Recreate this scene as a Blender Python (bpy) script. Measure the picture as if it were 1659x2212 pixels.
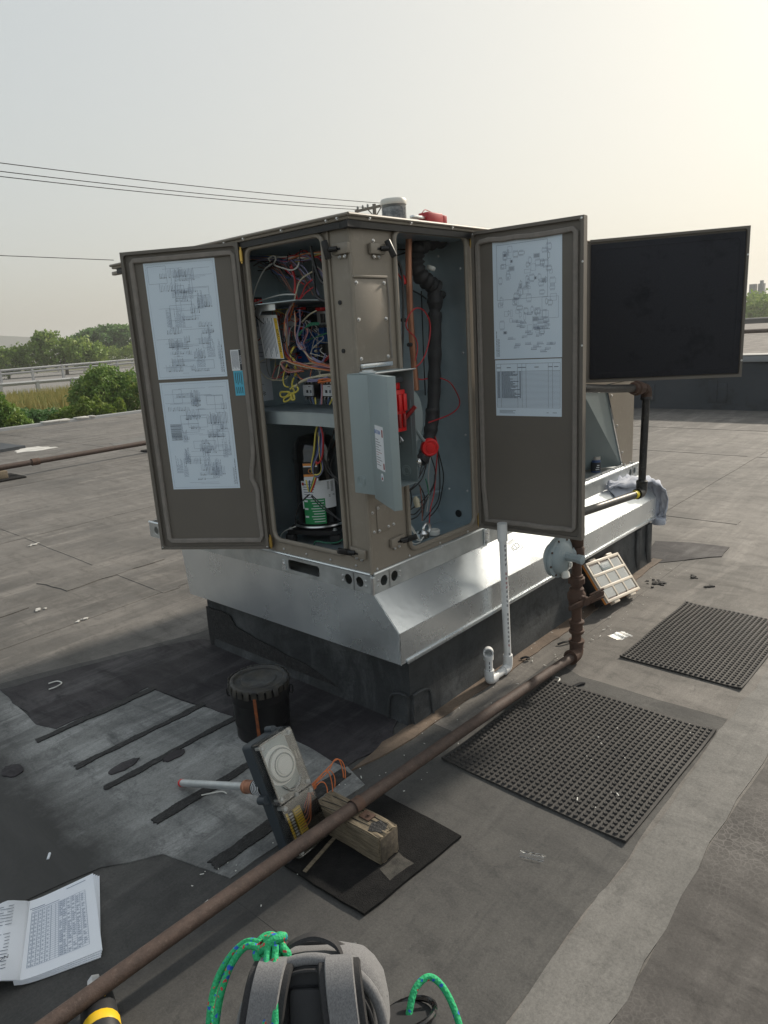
import bpy, bmesh, math, random
import numpy as np
from mathutils import Matrix, Vector, Euler
for o in list(bpy.data.objects): bpy.data.objects.remove(o)
scene = bpy.context.scene
COL = scene.collection
rng = random.Random(7)
R_ = math.radians

# ------------------------------------------------------------------ camera
cam_d = bpy.data.cameras.new('camera'); cam = bpy.data.objects.new('camera', cam_d); COL.objects.link(cam)
CAM = Vector((-1.8204, -1.7438, 1.4972))
_r = Vector((0.66214551, -0.74696466, -0.0600593)); _d = Vector((-0.22101537, -0.11807945, -0.96809579)); _f = Vector((0.71604157, 0.6542943, -0.24327645))
cam.matrix_world = Matrix(((_r.x, -_d.x, -_f.x, CAM.x), (_r.y, -_d.y, -_f.y, CAM.y), (_r.z, -_d.z, -_f.z, CAM.z), (0, 0, 0, 1)))
cam_d.sensor_width = 36; cam_d.lens = 1530 / 2212 * 36; cam_d.clip_start = 0.05; cam_d.clip_end = 6000
scene.camera = cam

# ------------------------------------------------------------------ light
SUN_AZ, SUN_EL = -6.0, 31.0
sd = Vector((math.cos(R_(SUN_AZ)) * math.cos(R_(SUN_EL)), math.sin(R_(SUN_AZ)) * math.cos(R_(SUN_EL)), math.sin(R_(SUN_EL))))
world = bpy.data.worlds.new('World'); scene.world = world; world.use_nodes = True
wn = world.node_tree; wn.nodes.clear()
sky = wn.nodes.new('ShaderNodeTexSky'); sky.sky_type = 'NISHITA'; sky.sun_disc = False
sky.sun_elevation = R_(SUN_EL); sky.sun_rotation = R_(90 - SUN_AZ); sky.air_density = 1.0; sky.dust_density = 7.0; sky.ozone_density = 1.0; sky.altitude = 100
gm = wn.nodes.new('ShaderNodeGamma'); gm.inputs['Gamma'].default_value = 0.23   # smoke veil evens the sky out
hs = wn.nodes.new('ShaderNodeHueSaturation'); hs.inputs['Saturation'].default_value = 1.3; hs.inputs['Value'].default_value = 2.15
bg = wn.nodes.new('ShaderNodeBackground'); bg.inputs['Strength'].default_value = 0.12
wo = wn.nodes.new('ShaderNodeOutputWorld')
wn.links.new(sky.outputs[0], gm.inputs['Color']); wn.links.new(gm.outputs[0], hs.inputs['Color']); tn = wn.nodes.new('ShaderNodeMix'); tn.data_type = 'RGBA'; tn.blend_type = 'MULTIPLY'; tn.inputs[0].default_value = 1; tn.inputs[7].default_value = (.99, 1., .945, 1)   # yellowish smoke
wn.links.new(hs.outputs[0], tn.inputs[6]); wn.links.new(tn.outputs[2], bg.inputs[0]); wn.links.new(bg.outputs[0], wo.inputs[0])
sl = bpy.data.lights.new('sun', 'SUN'); sl.energy = 2.3; sl.angle = R_(2.5); sl.color = (1.0, 0.90, 0.76)
so = bpy.data.objects.new('sun', sl); COL.objects.link(so); so.rotation_euler = (-sd).to_track_quat('-Z', 'Y').to_euler(); so.location = (10, -3, 12)
scene.view_settings.view_transform = 'Standard'; scene.view_settings.look = 'None'
scene.view_settings.exposure = 1.03; scene.view_settings.gamma = 1.0; scene.view_settings.use_curve_mapping = False
scene.render.engine = 'CYCLES'

# ------------------------------------------------------------------ materials
MATS = {}
def nodes_of(name):
    m = bpy.data.materials.new(name); m.use_nodes = True; nt = m.node_tree; nt.nodes.clear()
    out = nt.nodes.new('ShaderNodeOutputMaterial'); p = nt.nodes.new('ShaderNodeBsdfPrincipled')
    nt.links.new(p.outputs[0], out.inputs[0]); MATS[name] = m
    return m, nt, p
def coords(nt, stretch=(1, 1, 1), rot=0):
    tc = nt.nodes.new('ShaderNodeTexCoord'); mp = nt.nodes.new('ShaderNodeMapping')
    mp.inputs['Scale'].default_value = stretch; mp.inputs['Rotation'].default_value = (0, 0, rot)
    nt.links.new(tc.outputs['Object'], mp.inputs[0]); return mp.outputs[0]
def noise(nt, co, scale, detail=5, rough=.6, dist=0):
    n = nt.nodes.new('ShaderNodeTexNoise'); n.inputs['Scale'].default_value = scale; n.inputs['Detail'].default_value = detail
    n.inputs['Roughness'].default_value = rough; n.inputs['Distortion'].default_value = dist
    nt.links.new(co, n.inputs['Vector']); return n.outputs['Fac']
def ramp(nt, fac, a, b, lo=.35, hi=.65):
    r = nt.nodes.new('ShaderNodeValToRGB'); r.color_ramp.elements[0].position = lo; r.color_ramp.elements[1].position = hi
    r.color_ramp.elements[0].color = (*a, 1); r.color_ramp.elements[1].color = (*b, 1)
    nt.links.new(fac, r.inputs[0]); return r.outputs[0]
def mix(nt, fac, a, b, mode='MIX'):
    m = nt.nodes.new('ShaderNodeMix'); m.data_type = 'RGBA'; m.blend_type = mode
    if isinstance(fac, (int, float)): m.inputs[0].default_value = fac
    else: nt.links.new(fac, m.inputs[0])
    for s, v in ((6, a), (7, b)):
        if isinstance(v, tuple): m.inputs[s].default_value = (*v, 1)
        else: nt.links.new(v, m.inputs[s])
    return m.outputs[2]
def bump(nt, p, h, strength, dist=.002):
    b = nt.nodes.new('ShaderNodeBump'); b.inputs['Strength'].default_value = strength; b.inputs['Distance'].default_value = dist
    nt.links.new(h, b.inputs['Height']); nt.links.new(b.outputs[0], p.inputs['Normal'])
def mat(name, c, rough=.5, metal=0., c2=None, scale=8, lo=.35, hi=.65, stretch=(1, 1, 1), bmp=0, bscale=120, bd=.002, c3=None, s3=60, r2=None, trans=0, ior=1.45, spec=None, sheen=0, coat=0):
    m, nt, p = nodes_of(name); co = coords(nt, stretch)
    p.inputs['Roughness'].default_value = rough; p.inputs['Metallic'].default_value = metal
    col = c
    if c2: col = ramp(nt, noise(nt, co, scale), c, c2, lo, hi)
    if c3:
        f = noise(nt, co, s3, 4, .7); f2 = ramp(nt, f, (0, 0, 0), (1, 1, 1), .55, .7); col = mix(nt, f2, col, c3)
    if isinstance(col, tuple): p.inputs['Base Color'].default_value = (*col, 1)
    else: nt.links.new(col, p.inputs['Base Color'])
    if r2 is not None:
        rr = ramp(nt, noise(nt, co, scale * 1.7), (rough,) * 3, (r2,) * 3, .3, .7); nt.links.new(rr, p.inputs['Roughness'])
    if bmp: bump(nt, p, noise(nt, co, bscale, 4), bmp, bd)
    if trans: p.inputs['Transmission Weight'].default_value = trans; p.inputs['IOR'].default_value = ior
    if spec is not None: p.inputs['Specular IOR Level'].default_value = spec
    if sheen: p.inputs['Sheen Weight'].default_value = sheen
    if coat: p.inputs['Coat Weight'].default_value = coat
    return m
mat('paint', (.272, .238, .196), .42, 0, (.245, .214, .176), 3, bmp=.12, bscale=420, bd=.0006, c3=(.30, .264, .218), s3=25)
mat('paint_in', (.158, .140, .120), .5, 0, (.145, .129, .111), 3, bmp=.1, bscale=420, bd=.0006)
mat('gasket', (.27, .24, .215), .85, 0, (.22, .2, .18), 30, bmp=.3, bscale=160, bd=.002)
mat('galv', (.80, .84, .86), .24, .8, (.66, .70, .73), 2.2, bmp=.2, bscale=4, bd=.012, r2=.33)
mat('galv_dull', (.62, .65, .66), .34, .8, (.46, .49, .5), 9, bmp=.1, bscale=90, bd=.001, r2=.58)
mat('inner', (.46, .53, .56), .34, .7, (.38, .45, .49), 6, r2=.45)
mat('steel', (.7, .7, .7), .3, 1.)
mat('chrome', (.8, .8, .8), .12, 1.)
mat('brass', (.62, .42, .12), .35, 1.)
mat('black', (.012, .012, .013), .45)
mat('black_gloss', (.008, .008, .009), .16, coat=.5)
mat('rubber', (.022, .022, .023), .75, 0, (.03, .03, .031), 12, bmp=.2, bscale=200)
mat('foam_black', (.022, .024, .031), .9, 0, (.03, .032, .04), 220, bmp=.6, bscale=420, bd=.003, spec=.3, c3=(.014, .015, .02), s3=6)
mat('hose', (.018, .018, .02), .6, 0, (.026, .026, .028), 20, bmp=.2, bscale=60, bd=.004)
mat('copper', (.50, .25, .16), .42, .8, (.30, .14, .09), 14, stretch=(1, 1, .5), r2=.55)
mat('sheet', (.72, .82, .92), .4, 0, (.68, .79, .9), 4)
mat('paper', (.80, .84, .90), .7, 0, (.76, .80, .87), 5)
mat('white_label', (.78, .80, .83), .45)
mat('ink', (.12, .15, .2), .7)
mat('ink_dark', (.03, .035, .045), .6)
mat('ink_faint', (.26, .32, .42), .6)
mat('yellow', (.72, .47, .03), .45)
mat('cyan', (.10, .48, .66), .45)
mat('green_label', (.02, .27, .09), .45)
mat('orange', (.72, .27, .06), .45)
mat('eaton_grey', (.30, .36, .37), .42, 0, (.285, .345, .355), 6, bmp=.08, bscale=500, bd=.0005)
mat('eaton_in', (.22, .265, .27), .5, 0, (.2, .24, .25), 5)
mat('red', (.62, .012, .014), .35)
mat('red_dark', (.28, .02, .02), .45)
mat('blue', (.02, .12, .42), .4)
mat('rust', (.050, .033, .027), .72, 0, (.078, .051, .041), 40, bmp=.6, bscale=160, bd=.002, c3=(.105, .076, .063), s3=150)
mat('rust_dark', (.06, .034, .025), .8, 0, (.10, .054, .036), 30, bmp=.5, bscale=130, bd=.002, c3=(.05, .035, .03), s3=60)
mat('black_iron', (.028, .029, .031), .42, .3, (.045, .044, .043), 25, bmp=.15, bscale=180, bd=.001, c3=(.09, .085, .08), s3=70)
mat('reg_grey', (.33, .39, .41), .45, 0, (.29, .345, .365), 20, bmp=.1, bscale=120, c3=(.4, .45, .46), s3=40)
mat('pvc', (.78, .79, .79), .32, 0, (.73, .735, .73), 8)
mat('tape_yellow', (.75, .6, .02), .5)
mat('wood', (.23, .185, .125), .85, 0, (.105, .085, .06), 26, stretch=(9, .7, 9), bmp=.7, bscale=40, bd=.004, c3=(.32, .27, .19), s3=70)
mat('wood_end', (.12, .10, .075), .9, 0, (.06, .05, .04), 50, bmp=.6, bscale=80, bd=.003)
mat('tar', (.014, .014, .015), .75, 0, (.03, .03, .031), 60, bmp=1., bscale=110, bd=.01, c3=(.05, .05, .05), s3=45)
mat('pad', (.012, .012, .013), .98, 0, (.02, .02, .02), 30, bmp=1., bscale=300, bd=.006, c3=(.034, .033, .032), s3=380, spec=.15)
mat('padmark', (.07, .066, .058), .95, 0, (.03, .029, .027), 40, bmp=.8, bscale=330, bd=.003)
mat('mat_rubber', (.026, .025, .025), .68, 0, (.042, .039, .037), 9, bmp=.25, bscale=220, bd=.001, c3=(.065, .06, .055), s3=45)
mat('bucket', (.006, .006, .007), .3, 0, (.012, .012, .013), 14, bmp=.2, bscale=40, bd=.003, r2=.5, spec=.35)
mat('bucket_lid', (.016, .017, .019), .3, 0, (.05, .045, .036), 22, bmp=.4, bscale=50, bd=.003, r2=.6)
mat('rust_orange', (.30, .085, .022), .8, 0, (.16, .05, .02), 50, bmp=.3)
def clear_mat(name, col, rough, alpha):
    # thin clear plastic: light passes straight through, the skin keeps a gloss
    m, nt, p = nodes_of(name); p.inputs['Base Color'].default_value = (*col, 1); p.inputs['Roughness'].default_value = rough
    t = nt.nodes.new('ShaderNodeBsdfTransparent'); t.inputs[0].default_value = (*col, 1); mx = nt.nodes.new('ShaderNodeMixShader')
    lw = nt.nodes.new('ShaderNodeFresnel'); lw.inputs[0].default_value = 1.45; ma = nt.nodes.new('ShaderNodeMath'); ma.operation = 'ADD'; ma.use_clamp = True; ma.inputs[1].default_value = 1 - alpha
    nt.links.new(lw.outputs[0], ma.inputs[0]); nt.links.new(ma.outputs[0], mx.inputs[0]); nt.links.new(t.outputs[0], mx.inputs[1]); gl_ = nt.nodes.new('ShaderNodeBsdfGlossy'); gl_.inputs['Roughness'].default_value = rough
    nt.links.new(p.outputs[0] if alpha < .8 else gl_.outputs[0], mx.inputs[2])
    out = [n for n in nt.nodes if n.type == 'OUTPUT_MATERIAL'][0]; nt.links.new(mx.outputs[0], out.inputs[0])
clear_mat('clear', (.97, .975, .975), .08, .95)
clear_mat('clear_hazy', (.92, .92, .9), .3, .78)
clear_mat('clear_film', (.97, .97, .97), .2, .985)
mat('det_grey', (.035, .045, .055), .5)
mat('off_white', (.72, .71, .66), .45)
mat('sensor_white', (.84, .84, .81), .4)
mat('heather', (.20, .20, .205), .9, 0, (.12, .12, .125), 420, stretch=(1, 1, .3), bmp=.4, bscale=500, bd=.001, sheen=.2)
mat('nylon', (.016, .017, .02), .7, 0, (.024, .025, .028), 20, bmp=.25, bscale=260, bd=.002)
mat('webbing', (.018, .018, .02), .8, 0, (.03, .03, .032), 300, bmp=.4, bscale=400)
mat('drill_yellow', (.78, .50, .02), .4)
mat('drill_black', (.02, .021, .023), .5, bmp=.15, bscale=200)
mat('shirt', (.50, .53, .60), .9, 0, (.42, .45, .53), 25, bmp=.3, bscale=150, bd=.002)
mat('tool_red', (.45, .03, .035), .4)
mat('concrete', (.3, .29, .27), .9, 0, (.25, .24, .22), 3)
mat('asphalt', (.20, .19, .18), .9, 0, (.17, .165, .16), .3)
mat('rail', (.36, .37, .38), .55, .5)
mat('gravel', (.26, .24, .22), .95, 0, (.13, .12, .115), 2.2, stretch=(1, 1, 1), bmp=.8, bscale=3, bd=.1)
mat('parapet', (.030, .038, .048), .75, 0, (.045, .052, .062), 1.2, bmp=.3, bscale=8, bd=.01, c3=(.02, .025, .03), s3=2.5)
mat('coping', (.33, .33, .32), .5, .3)
mat('bark', (.09, .07, .05), .95)
mat('far_wall', (.25, .26, .27), .9)
mat('soil', (.075, .085, .035), 1., 0, (.12, .11, .05), .15)
mat('pole_wood', (.12, .10, .085), .9)
mat('cable', (.02, .02, .02), .7)
mat('condenser', (.05, .055, .06), .5, .5)
for nm, c in dict(white=(.66, .66, .62), red=(.42, .02, .025), cream=(.55, .5, .36), green=(.02, .16, .09), yellow=(.62, .52, .10), lav=(.22, .21, .34), pink=(.45, .2, .2), orange=(.6, .17, .05), blue=(.05, .09, .22), grey=(.3, .3, .3), brown=(.2, .08, .06), black=(.012, .012, .014)).items():
    mat('w_' + nm, c, .4)

def rope_mat():
    m, nt, p = nodes_of('rope'); co = coords(nt)
    v = nt.nodes.new('ShaderNodeTexVoronoi'); v.inputs['Scale'].default_value = 190; nt.links.new(co, v.inputs['Vector'])
    sep = nt.nodes.new('ShaderNodeSeparateColor'); nt.links.new(v.outputs['Color'], sep.inputs[0])
    col = ramp(nt, noise(nt, co, 300), (.012, .32, .11), (.03, .46, .2))
    def gt(sock, t):
        n = nt.nodes.new('ShaderNodeMath'); n.operation = 'GREATER_THAN'; n.inputs[1].default_value = t; nt.links.new(sock, n.inputs[0]); return n.outputs[0]
    col = mix(nt, gt(sep.outputs[0], .94), col, (.5, .06, .06)); col = mix(nt, gt(sep.outputs[1], .945), col, (.02, .10, .5))
    nt.links.new(col, p.inputs['Base Color']); p.inputs['Roughness'].default_value = .75
    bump(nt, p, v.outputs['Distance'], .8, .002)
rope_mat()

def leaf_mat(name, a, b, c, sc):
    m, nt, p = nodes_of(name); co = coords(nt)
    col = ramp(nt, noise(nt, co, sc, 3), a, b, .3, .7); col = mix(nt, ramp(nt, noise(nt, co, sc * 6, 2), (0, 0, 0), (1, 1, 1), .5, .62), col, c)
    nt.links.new(col, p.inputs['Base Color']); p.inputs['Roughness'].default_value = .6
    p.inputs['Transmission Weight'].default_value = 0; p.inputs['Subsurface Weight'].default_value = 0
    tr = nt.nodes.new('ShaderNodeBsdfTranslucent'); nt.links.new(col, tr.inputs[0])
    mx = nt.nodes.new('ShaderNodeMixShader'); mx.inputs[0].default_value = .35
    out = [n for n in nt.nodes if n.type == 'OUTPUT_MATERIAL'][0]
    nt.links.new(p.outputs[0], mx.inputs[1]); nt.links.new(tr.outputs[0], mx.inputs[2]); nt.links.new(mx.outputs[0], out.inputs[0])
leaf_mat('leaf_dark', (.075, .16, .05), (.12, .23, .065), (.16, .27, .075), .12)
leaf_mat('leaf_mid', (.13, .22, .035), (.2, .3, .05), (.26, .34, .07), .15)
leaf_mat('leaf_bush', (.10, .19, .04), (.16, .26, .05), (.22, .3, .06), .5)
leaf_mat('leaf_bright', (.12, .2, .03), (.2, .28, .045), (.26, .32, .07), 1.)
leaf_mat('grass_dry', (.34, .29, .08), (.42, .36, .12), (.22, .25, .07), .4)

# weathered roof membrane: broad stains, streaks along the sheets, fine grain
def membrane(name, base, dark, light, crack=0, fade=None):
    m, nt, p = nodes_of(name)
    co = coords(nt); cs = coords(nt, (.35, 2.2, 1)); cx = coords(nt, (1.6, .5, 1), .25)
    col = ramp(nt, noise(nt, co, .9, 6, .65), dark, base, .40, .55)
    st = noise(nt, cs, 2.3, 8, .7, .4); col = mix(nt, ramp(nt, st, (0, 0, 0), (1, 1, 1), .5, .66), col, light)
    sm = noise(nt, cx, 5, 8, .75, .6); col = mix(nt, ramp(nt, sm, (0, 0, 0), (.9,) * 3, .52, .66), col, dark)
    big = noise(nt, co, .22, 3, .5); col = mix(nt, ramp(nt, big, (0, 0, 0), (.55,) * 3, .45, .7), col, light)
    ln_ = noise(nt, coords(nt, (.35, 3.2, 1), -.06), 2.6, 7, .75, .8); col = mix(nt, ramp(nt, ln_, (0, 0, 0), (.55,) * 3, .53, .66), col, dark); col = mix(nt, ramp(nt, ln_, (.35,) * 3, (0, 0, 0), .36, .46), col, light)
    mot = noise(nt, co, 14, 8, .8, .5); col = mix(nt, ramp(nt, mot, (.7,) * 3, (0, 0, 0), .36, .48), col, dark)
    gr = noise(nt, co, 160, 3, .7); col = mix(nt, .5, col, ramp(nt, gr, (.35,) * 3, (.75,) * 3, .3, .7), 'OVERLAY')
    h = noise(nt, co, 60, 6, .7)
    if crack:
        v = nt.nodes.new('ShaderNodeTexVoronoi'); v.feature = 'DISTANCE_TO_EDGE'; v.inputs['Scale'].default_value = crack
        nt.links.new(coords(nt), v.inputs['Vector'])
        f = ramp(nt, v.outputs['Distance'], (1, 1, 1), (0, 0, 0), .0, .1)
        mask = ramp(nt, noise(nt, co, 1.6, 3), (0, 0, 0), (.6,) * 3, .42, .66)
        ff = nt.nodes.new('ShaderNodeMath'); ff.operation = 'MULTIPLY'; nt.links.new(f, ff.inputs[0]); nt.links.new(mask, ff.inputs[1])
        col = mix(nt, ff.outputs[0], col, tuple(min(1, x * 2.4) for x in light))
    if fade:   # worn edge of the repair runs out into the old sheet
        sx = nt.nodes.new('ShaderNodeSeparateXYZ'); nt.links.new(co, sx.inputs[0]); mr = nt.nodes.new('ShaderNodeMapRange')
        ad_n = nt.nodes.new('ShaderNodeMath'); ad_n.operation = 'MULTIPLY_ADD'; nt.links.new(noise(nt, co, 5, 6, .7), ad_n.inputs[0]); ad_n.inputs[1].default_value = .35; nt.links.new(sx.outputs[0], ad_n.inputs[2])
        mr.inputs[1].default_value = fade[0] + .17; mr.inputs[2].default_value = fade[1] + .17; nt.links.new(ad_n.outputs[0], mr.inputs[0]); col = mix(nt, mr.outputs[0], fade[2], col)
    nt.links.new(col, p.inputs['Base Color'])
    rr = ramp(nt, sm, (.62,) * 3, (.85,) * 3); nt.links.new(rr, p.inputs['Roughness'])
    p.inputs['Specular IOR Level'].default_value = .35
    bump(nt, p, h, .35, .004)
membrane('roof', (.128, .120, .111), (.082, .078, .073), (.19, .177, .163))
membrane('roof_strip', (.135, .132, .125), (.10, .098, .093), (.17, .165, .156))
membrane('roof_crackle', (.066, .061, .058), (.045, .042, .04), (.09, .084, .08), 55)
membrane('roof_patch', (.21, .215, .21), (.09, .093, .094), (.36, .365, .36), 0, (-1.12, -.86, (.052, .052, .051)))
membrane('roof_tar', (.033, .029, .033), (.016, .015, .018), (.075, .072, .075))
membrane('curb_skin', (.048, .052, .055), (.024, .026, .028), (.085, .09, .094))
membrane('roof_rust', (.135, .10, .075), (.085, .066, .052), (.19, .145, .11))
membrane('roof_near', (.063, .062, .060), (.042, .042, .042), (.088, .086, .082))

# ------------------------------------------------------------------ mesh helpers
def crv(pts, n=8, closed=False):
    P = [Vector(p) for p in pts]; N = len(P); out = []
    if N < 3 and not closed: return P
    for i in range(N if closed else N - 1):
        g = (lambda k: P[k % N]) if closed else (lambda k: P[max(0, min(N - 1, k))])
        a, b, c, d = g(i - 1), g(i), g(i + 1), g(i + 2)
        for j in range(n):
            t = j / n; out.append(.5 * ((2 * b) + (c - a) * t + (2 * a - 5 * b + 4 * c - d) * t * t + (3 * b - a - 3 * c + d) * t ** 3))
    if not closed: out.append(P[-1])
    return out
def rrect(x0, y0, x1, y1, r, n=5):
    pts = []
    for cx, cy, a in ((x1 - r, y1 - r, 0), (x0 + r, y1 - r, 90), (x0 + r, y0 + r, 180), (x1 - r, y0 + r, 270)):
        for k in range(n + 1):
            t = R_(a + 90 * k / n); pts.append((cx + r * math.cos(t), cy + r * math.sin(t)))
    return pts
class MB:
    def __init__(s, M=None): s.v = []; s.f = []; s.M = M or Matrix()
    def add(s, vs, fs):
        k = len(s.v); s.v += [s.M @ Vector(v) for v in vs]; s.f += [tuple(k + i for i in f) for f in fs]; return s
    def box(s, a, b, bev=0, seg=2, rot=None):
        c = (Vector(a) + Vector(b)) / 2; sz = Vector((abs(b[0] - a[0]), abs(b[1] - a[1]), abs(b[2] - a[2])))
        bm = bmesh.new(); bmesh.ops.create_cube(bm, size=1); bmesh.ops.scale(bm, vec=sz, verts=bm.verts)
        if bev: bmesh.ops.bevel(bm, geom=list(bm.edges), offset=bev, segments=seg, affect='EDGES', profile=.5)
        if rot is not None: bmesh.ops.transform(bm, matrix=rot, verts=bm.verts)
        bm.verts.index_update(); vs = [v.co + c for v in bm.verts]; fs = [[v.index for v in f.verts] for f in bm.faces]; bm.free()
        return s.add(vs, fs)
    def tube(s, path, r, seg=8, cap=True, closed=False):
        P = [Vector(p) for p in path]; n = len(P); rs = r if isinstance(r, (list, tuple)) else [r] * n
        vs, fs = [], []; up = None
        for i in range(n):
            t = ((P[(i + 1) % n] - P[i - 1]) if closed else (P[min(n - 1, i + 1)] - P[max(0, i - 1)]))
            if t.length < 1e-9: t = Vector((0, 0, 1))
            t.normalize()
            if up is None: up = t.orthogonal().normalized()
            up = (up - t * up.dot(t)); up = up.normalized() if up.length > 1e-6 else t.orthogonal().normalized()
            w = t.cross(up)
            for k in range(seg):
                a = 2 * math.pi * k / seg; vs.append(P[i] + (up * math.cos(a) + w * math.sin(a)) * rs[i])
        for i in range(n if closed else n - 1):
            for k in range(seg):
                j = (i + 1) % n; fs.append((i * seg + k, i * seg + (k + 1) % seg, j * seg + (k + 1) % seg, j * seg + k))
        if cap and not closed: fs.append(tuple(range(seg))[::-1]); fs.append(tuple((n - 1) * seg + k for k in range(seg)))
        return s.add(vs, fs)
    def lathe(s, prof, o, ax=(0, 0, 1), seg=24, cap=True):
        o = Vector(o); ax = Vector(ax).normalized(); u = ax.orthogonal().normalized(); w = ax.cross(u); vs, fs = [], []
        for r, h in prof:
            for k in range(seg):
                a = 2 * math.pi * k / seg; vs.append(o + ax * h + (u * math.cos(a) + w * math.sin(a)) * r)
        for i in range(len(prof) - 1):
            for k in range(seg): fs.append((i * seg + k, i * seg + (k + 1) % seg, (i + 1) * seg + (k + 1) % seg, (i + 1) * seg + k))
        if cap: fs.append(tuple(range(seg))[::-1]); fs.append(tuple((len(prof) - 1) * seg + k for k in range(seg)))
        return s.add(vs, fs)
    def cyl(s, a, b, r, seg=16, r2=None):
        a, b = Vector(a), Vector(b); return s.lathe([(r, 0), (r if r2 is None else r2, (b - a).length)], a, b - a, seg)
    def prism(s, poly, h0, h1, f):
        n = len(poly); vs = [f(x, y, h0) for x, y in poly] + [f(x, y, h1) for x, y in poly]
        fs = [tuple(range(n))[::-1], tuple(n + i for i in range(n))] + [(i, (i + 1) % n, n + (i + 1) % n, n + i) for i in range(n)]
        return s.add(vs, fs)
    def ring(s, rect, hole, h0, h1, f):
        x0, y0, x1, y1 = rect; cx = sum(p[0] for p in hole) / len(hole); cy = sum(p[1] for p in hole) / len(hole); outer = []
        for x, y in hole:
            dx, dy = x - cx, y - cy; ts = []
            if dx > 1e-9: ts.append((x1 - cx) / dx)
            if dx < -1e-9: ts.append((x0 - cx) / dx)
            if dy > 1e-9: ts.append((y1 - cy) / dy)
            if dy < -1e-9: ts.append((y0 - cy) / dy)
            t = min(ts); outer.append([cx + dx * t, cy + dy * t])
        for c in ((x0, y0), (x1, y0), (x1, y1), (x0, y1)):
            i = min(range(len(outer)), key=lambda k: (outer[k][0] - c[0]) ** 2 + (outer[k][1] - c[1]) ** 2); outer[i] = list(c)
        n = len(hole); vs = []
        for h in (h0, h1): vs += [f(x, y, h) for x, y in outer] + [f(x, y, h) for x, y in hole]
        fs = []
        for i in range(n):
            j = (i + 1) % n; fs += [(i, j, n + j, n + i), (2 * n + i, 3 * n + i, 3 * n + j, 2 * n + j), (i, 2 * n + i, 2 * n + j, j), (n + i, n + j, 3 * n + j, 3 * n + i)]
        return s.add(vs, fs)
    def mesh(s, name, m, sharp=40):
        me = bpy.data.meshes.new(name); me.from_pydata([tuple(v) for v in s.v], [], s.f)
        me.validate(); bm = bmesh.new(); bm.from_mesh(me); bmesh.ops.recalc_face_normals(bm, faces=bm.faces); bm.to_mesh(me); bm.free()
        me.materials.append(MATS[m])
        if sharp: me.shade_smooth(); me.set_sharp_from_angle(angle=R_(sharp))
        me.update(); return me
    def build(s, name, m, parent=None, sharp=40):
        return link(name, s.mesh(name, m, sharp), parent)
def wloc(o):
    v = Vector(o.location)
    while o.parent: o = o.parent; v += Vector(o.location)
    return v
def link(name, me, parent=None, loc=(0, 0, 0), rot=None):
    while parent and parent.parent and parent.parent.parent: parent = parent.parent   # thing > part > sub-part, no deeper
    o = bpy.data.objects.new(name, me); COL.objects.link(o)
    if parent: o.parent = parent; o.location = Vector(loc) - wloc(parent)
    else: o.location = loc
    if rot is not None: o.rotation_mode = 'QUATERNION'; o.rotation_quaternion = rot
    return o
def tag(o, label=None, cat=None, group=None, kind=None):
    for k, v in (('label', label), ('category', cat), ('group', group), ('kind', kind)):
        if v: o[k] = v
    return o
def thing(name, label, cat, loc, group=None):
    o = bpy.data.objects.new(name, None); COL.objects.link(o); o.location = loc; o.empty_display_size = .05
    return tag(o, label, cat, group)
def frame(o, ex, ey, ez):
    ex, ey, ez = (Vector(v).normalized() for v in (ex, ey, ez))
    return Matrix(((ex.x, ey.x, ez.x, o[0]), (ex.y, ey.y, ez.y, o[1]), (ex.z, ey.z, ez.z, o[2]), (0, 0, 0, 1)))
def text(name, body, size, M, m, parent, ext=.0003, squeeze=1.):
    cu = bpy.data.curves.new('t', 'FONT'); cu.body = body; cu.size = size; cu.align_x = 'CENTER'; cu.align_y = 'CENTER'; cu.extrude = ext; cu.resolution_u = 2
    t = bpy.data.objects.new('t', cu); COL.objects.link(t); bpy.context.view_layer.update()
    me = bpy.data.meshes.new_from_object(t.evaluated_get(bpy.context.evaluated_depsgraph_get()))
    bpy.data.objects.remove(t); me.transform(M @ Matrix.Diagonal((squeeze, 1, 1, 1))); me.materials.clear(); me.materials.append(MATS[m])
    return link(name, me, parent)
def fxy(x, y, h): return (x, y, h)
def fyz(x, y, h): return (h, x, y)
def fxz(x, y, h): return (x, h, y)
def screws(pts, axis, parent, r=.0055, name='screw', m='steel'):
    r *= .8
    key = (name, r, m)
    if key not in SC:
        b = MB(); b.lathe([(r * 1.5, 0), (r * 1.5, r * .25), (r, r * .3), (r, r * 1.1), (r * .8, r * 1.3)], (0, 0, 0), (0, 0, 1), 8); SC[key] = b.mesh(name, m)
    q = Vector(axis).to_track_quat('Z', 'Y')
    for p in pts: link(name, SC[key], parent, p, q)
SC = {}
def wobble(pts, amp, n=6, seed=1):
    g = random.Random(seed); out = []
    for i in range(len(pts)):
        a, b = pts[i], pts[(i + 1) % len(pts)]; L = math.hypot(b[0] - a[0], b[1] - a[1]); k = max(1, min(90, int(L * n * 4)))
        nx, ny = ((b[1] - a[1]) / max(L, 1e-6), -(b[0] - a[0]) / max(L, 1e-6)); w_ = [(g.uniform(4, 9), g.uniform(0, 6.3), .6), (g.uniform(14, 30), g.uniform(0, 6.3), .35), (g.uniform(50, 90), g.uniform(0, 6.3), .2)]
        for j in range(k):
            t = j / k; s = amp * .22; q = amp * sum(c * math.sin(f * t * max(L, .3) + p) for f, p, c in w_) * min(1, 6 * t, 6 * (1 - t))
            out.append((a[0] + (b[0] - a[0]) * t + nx * q + g.uniform(-s, s) * (j > 0), a[1] + (b[1] - a[1]) * t + ny * q + g.uniform(-s, s) * (j > 0)))
    return out

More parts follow.
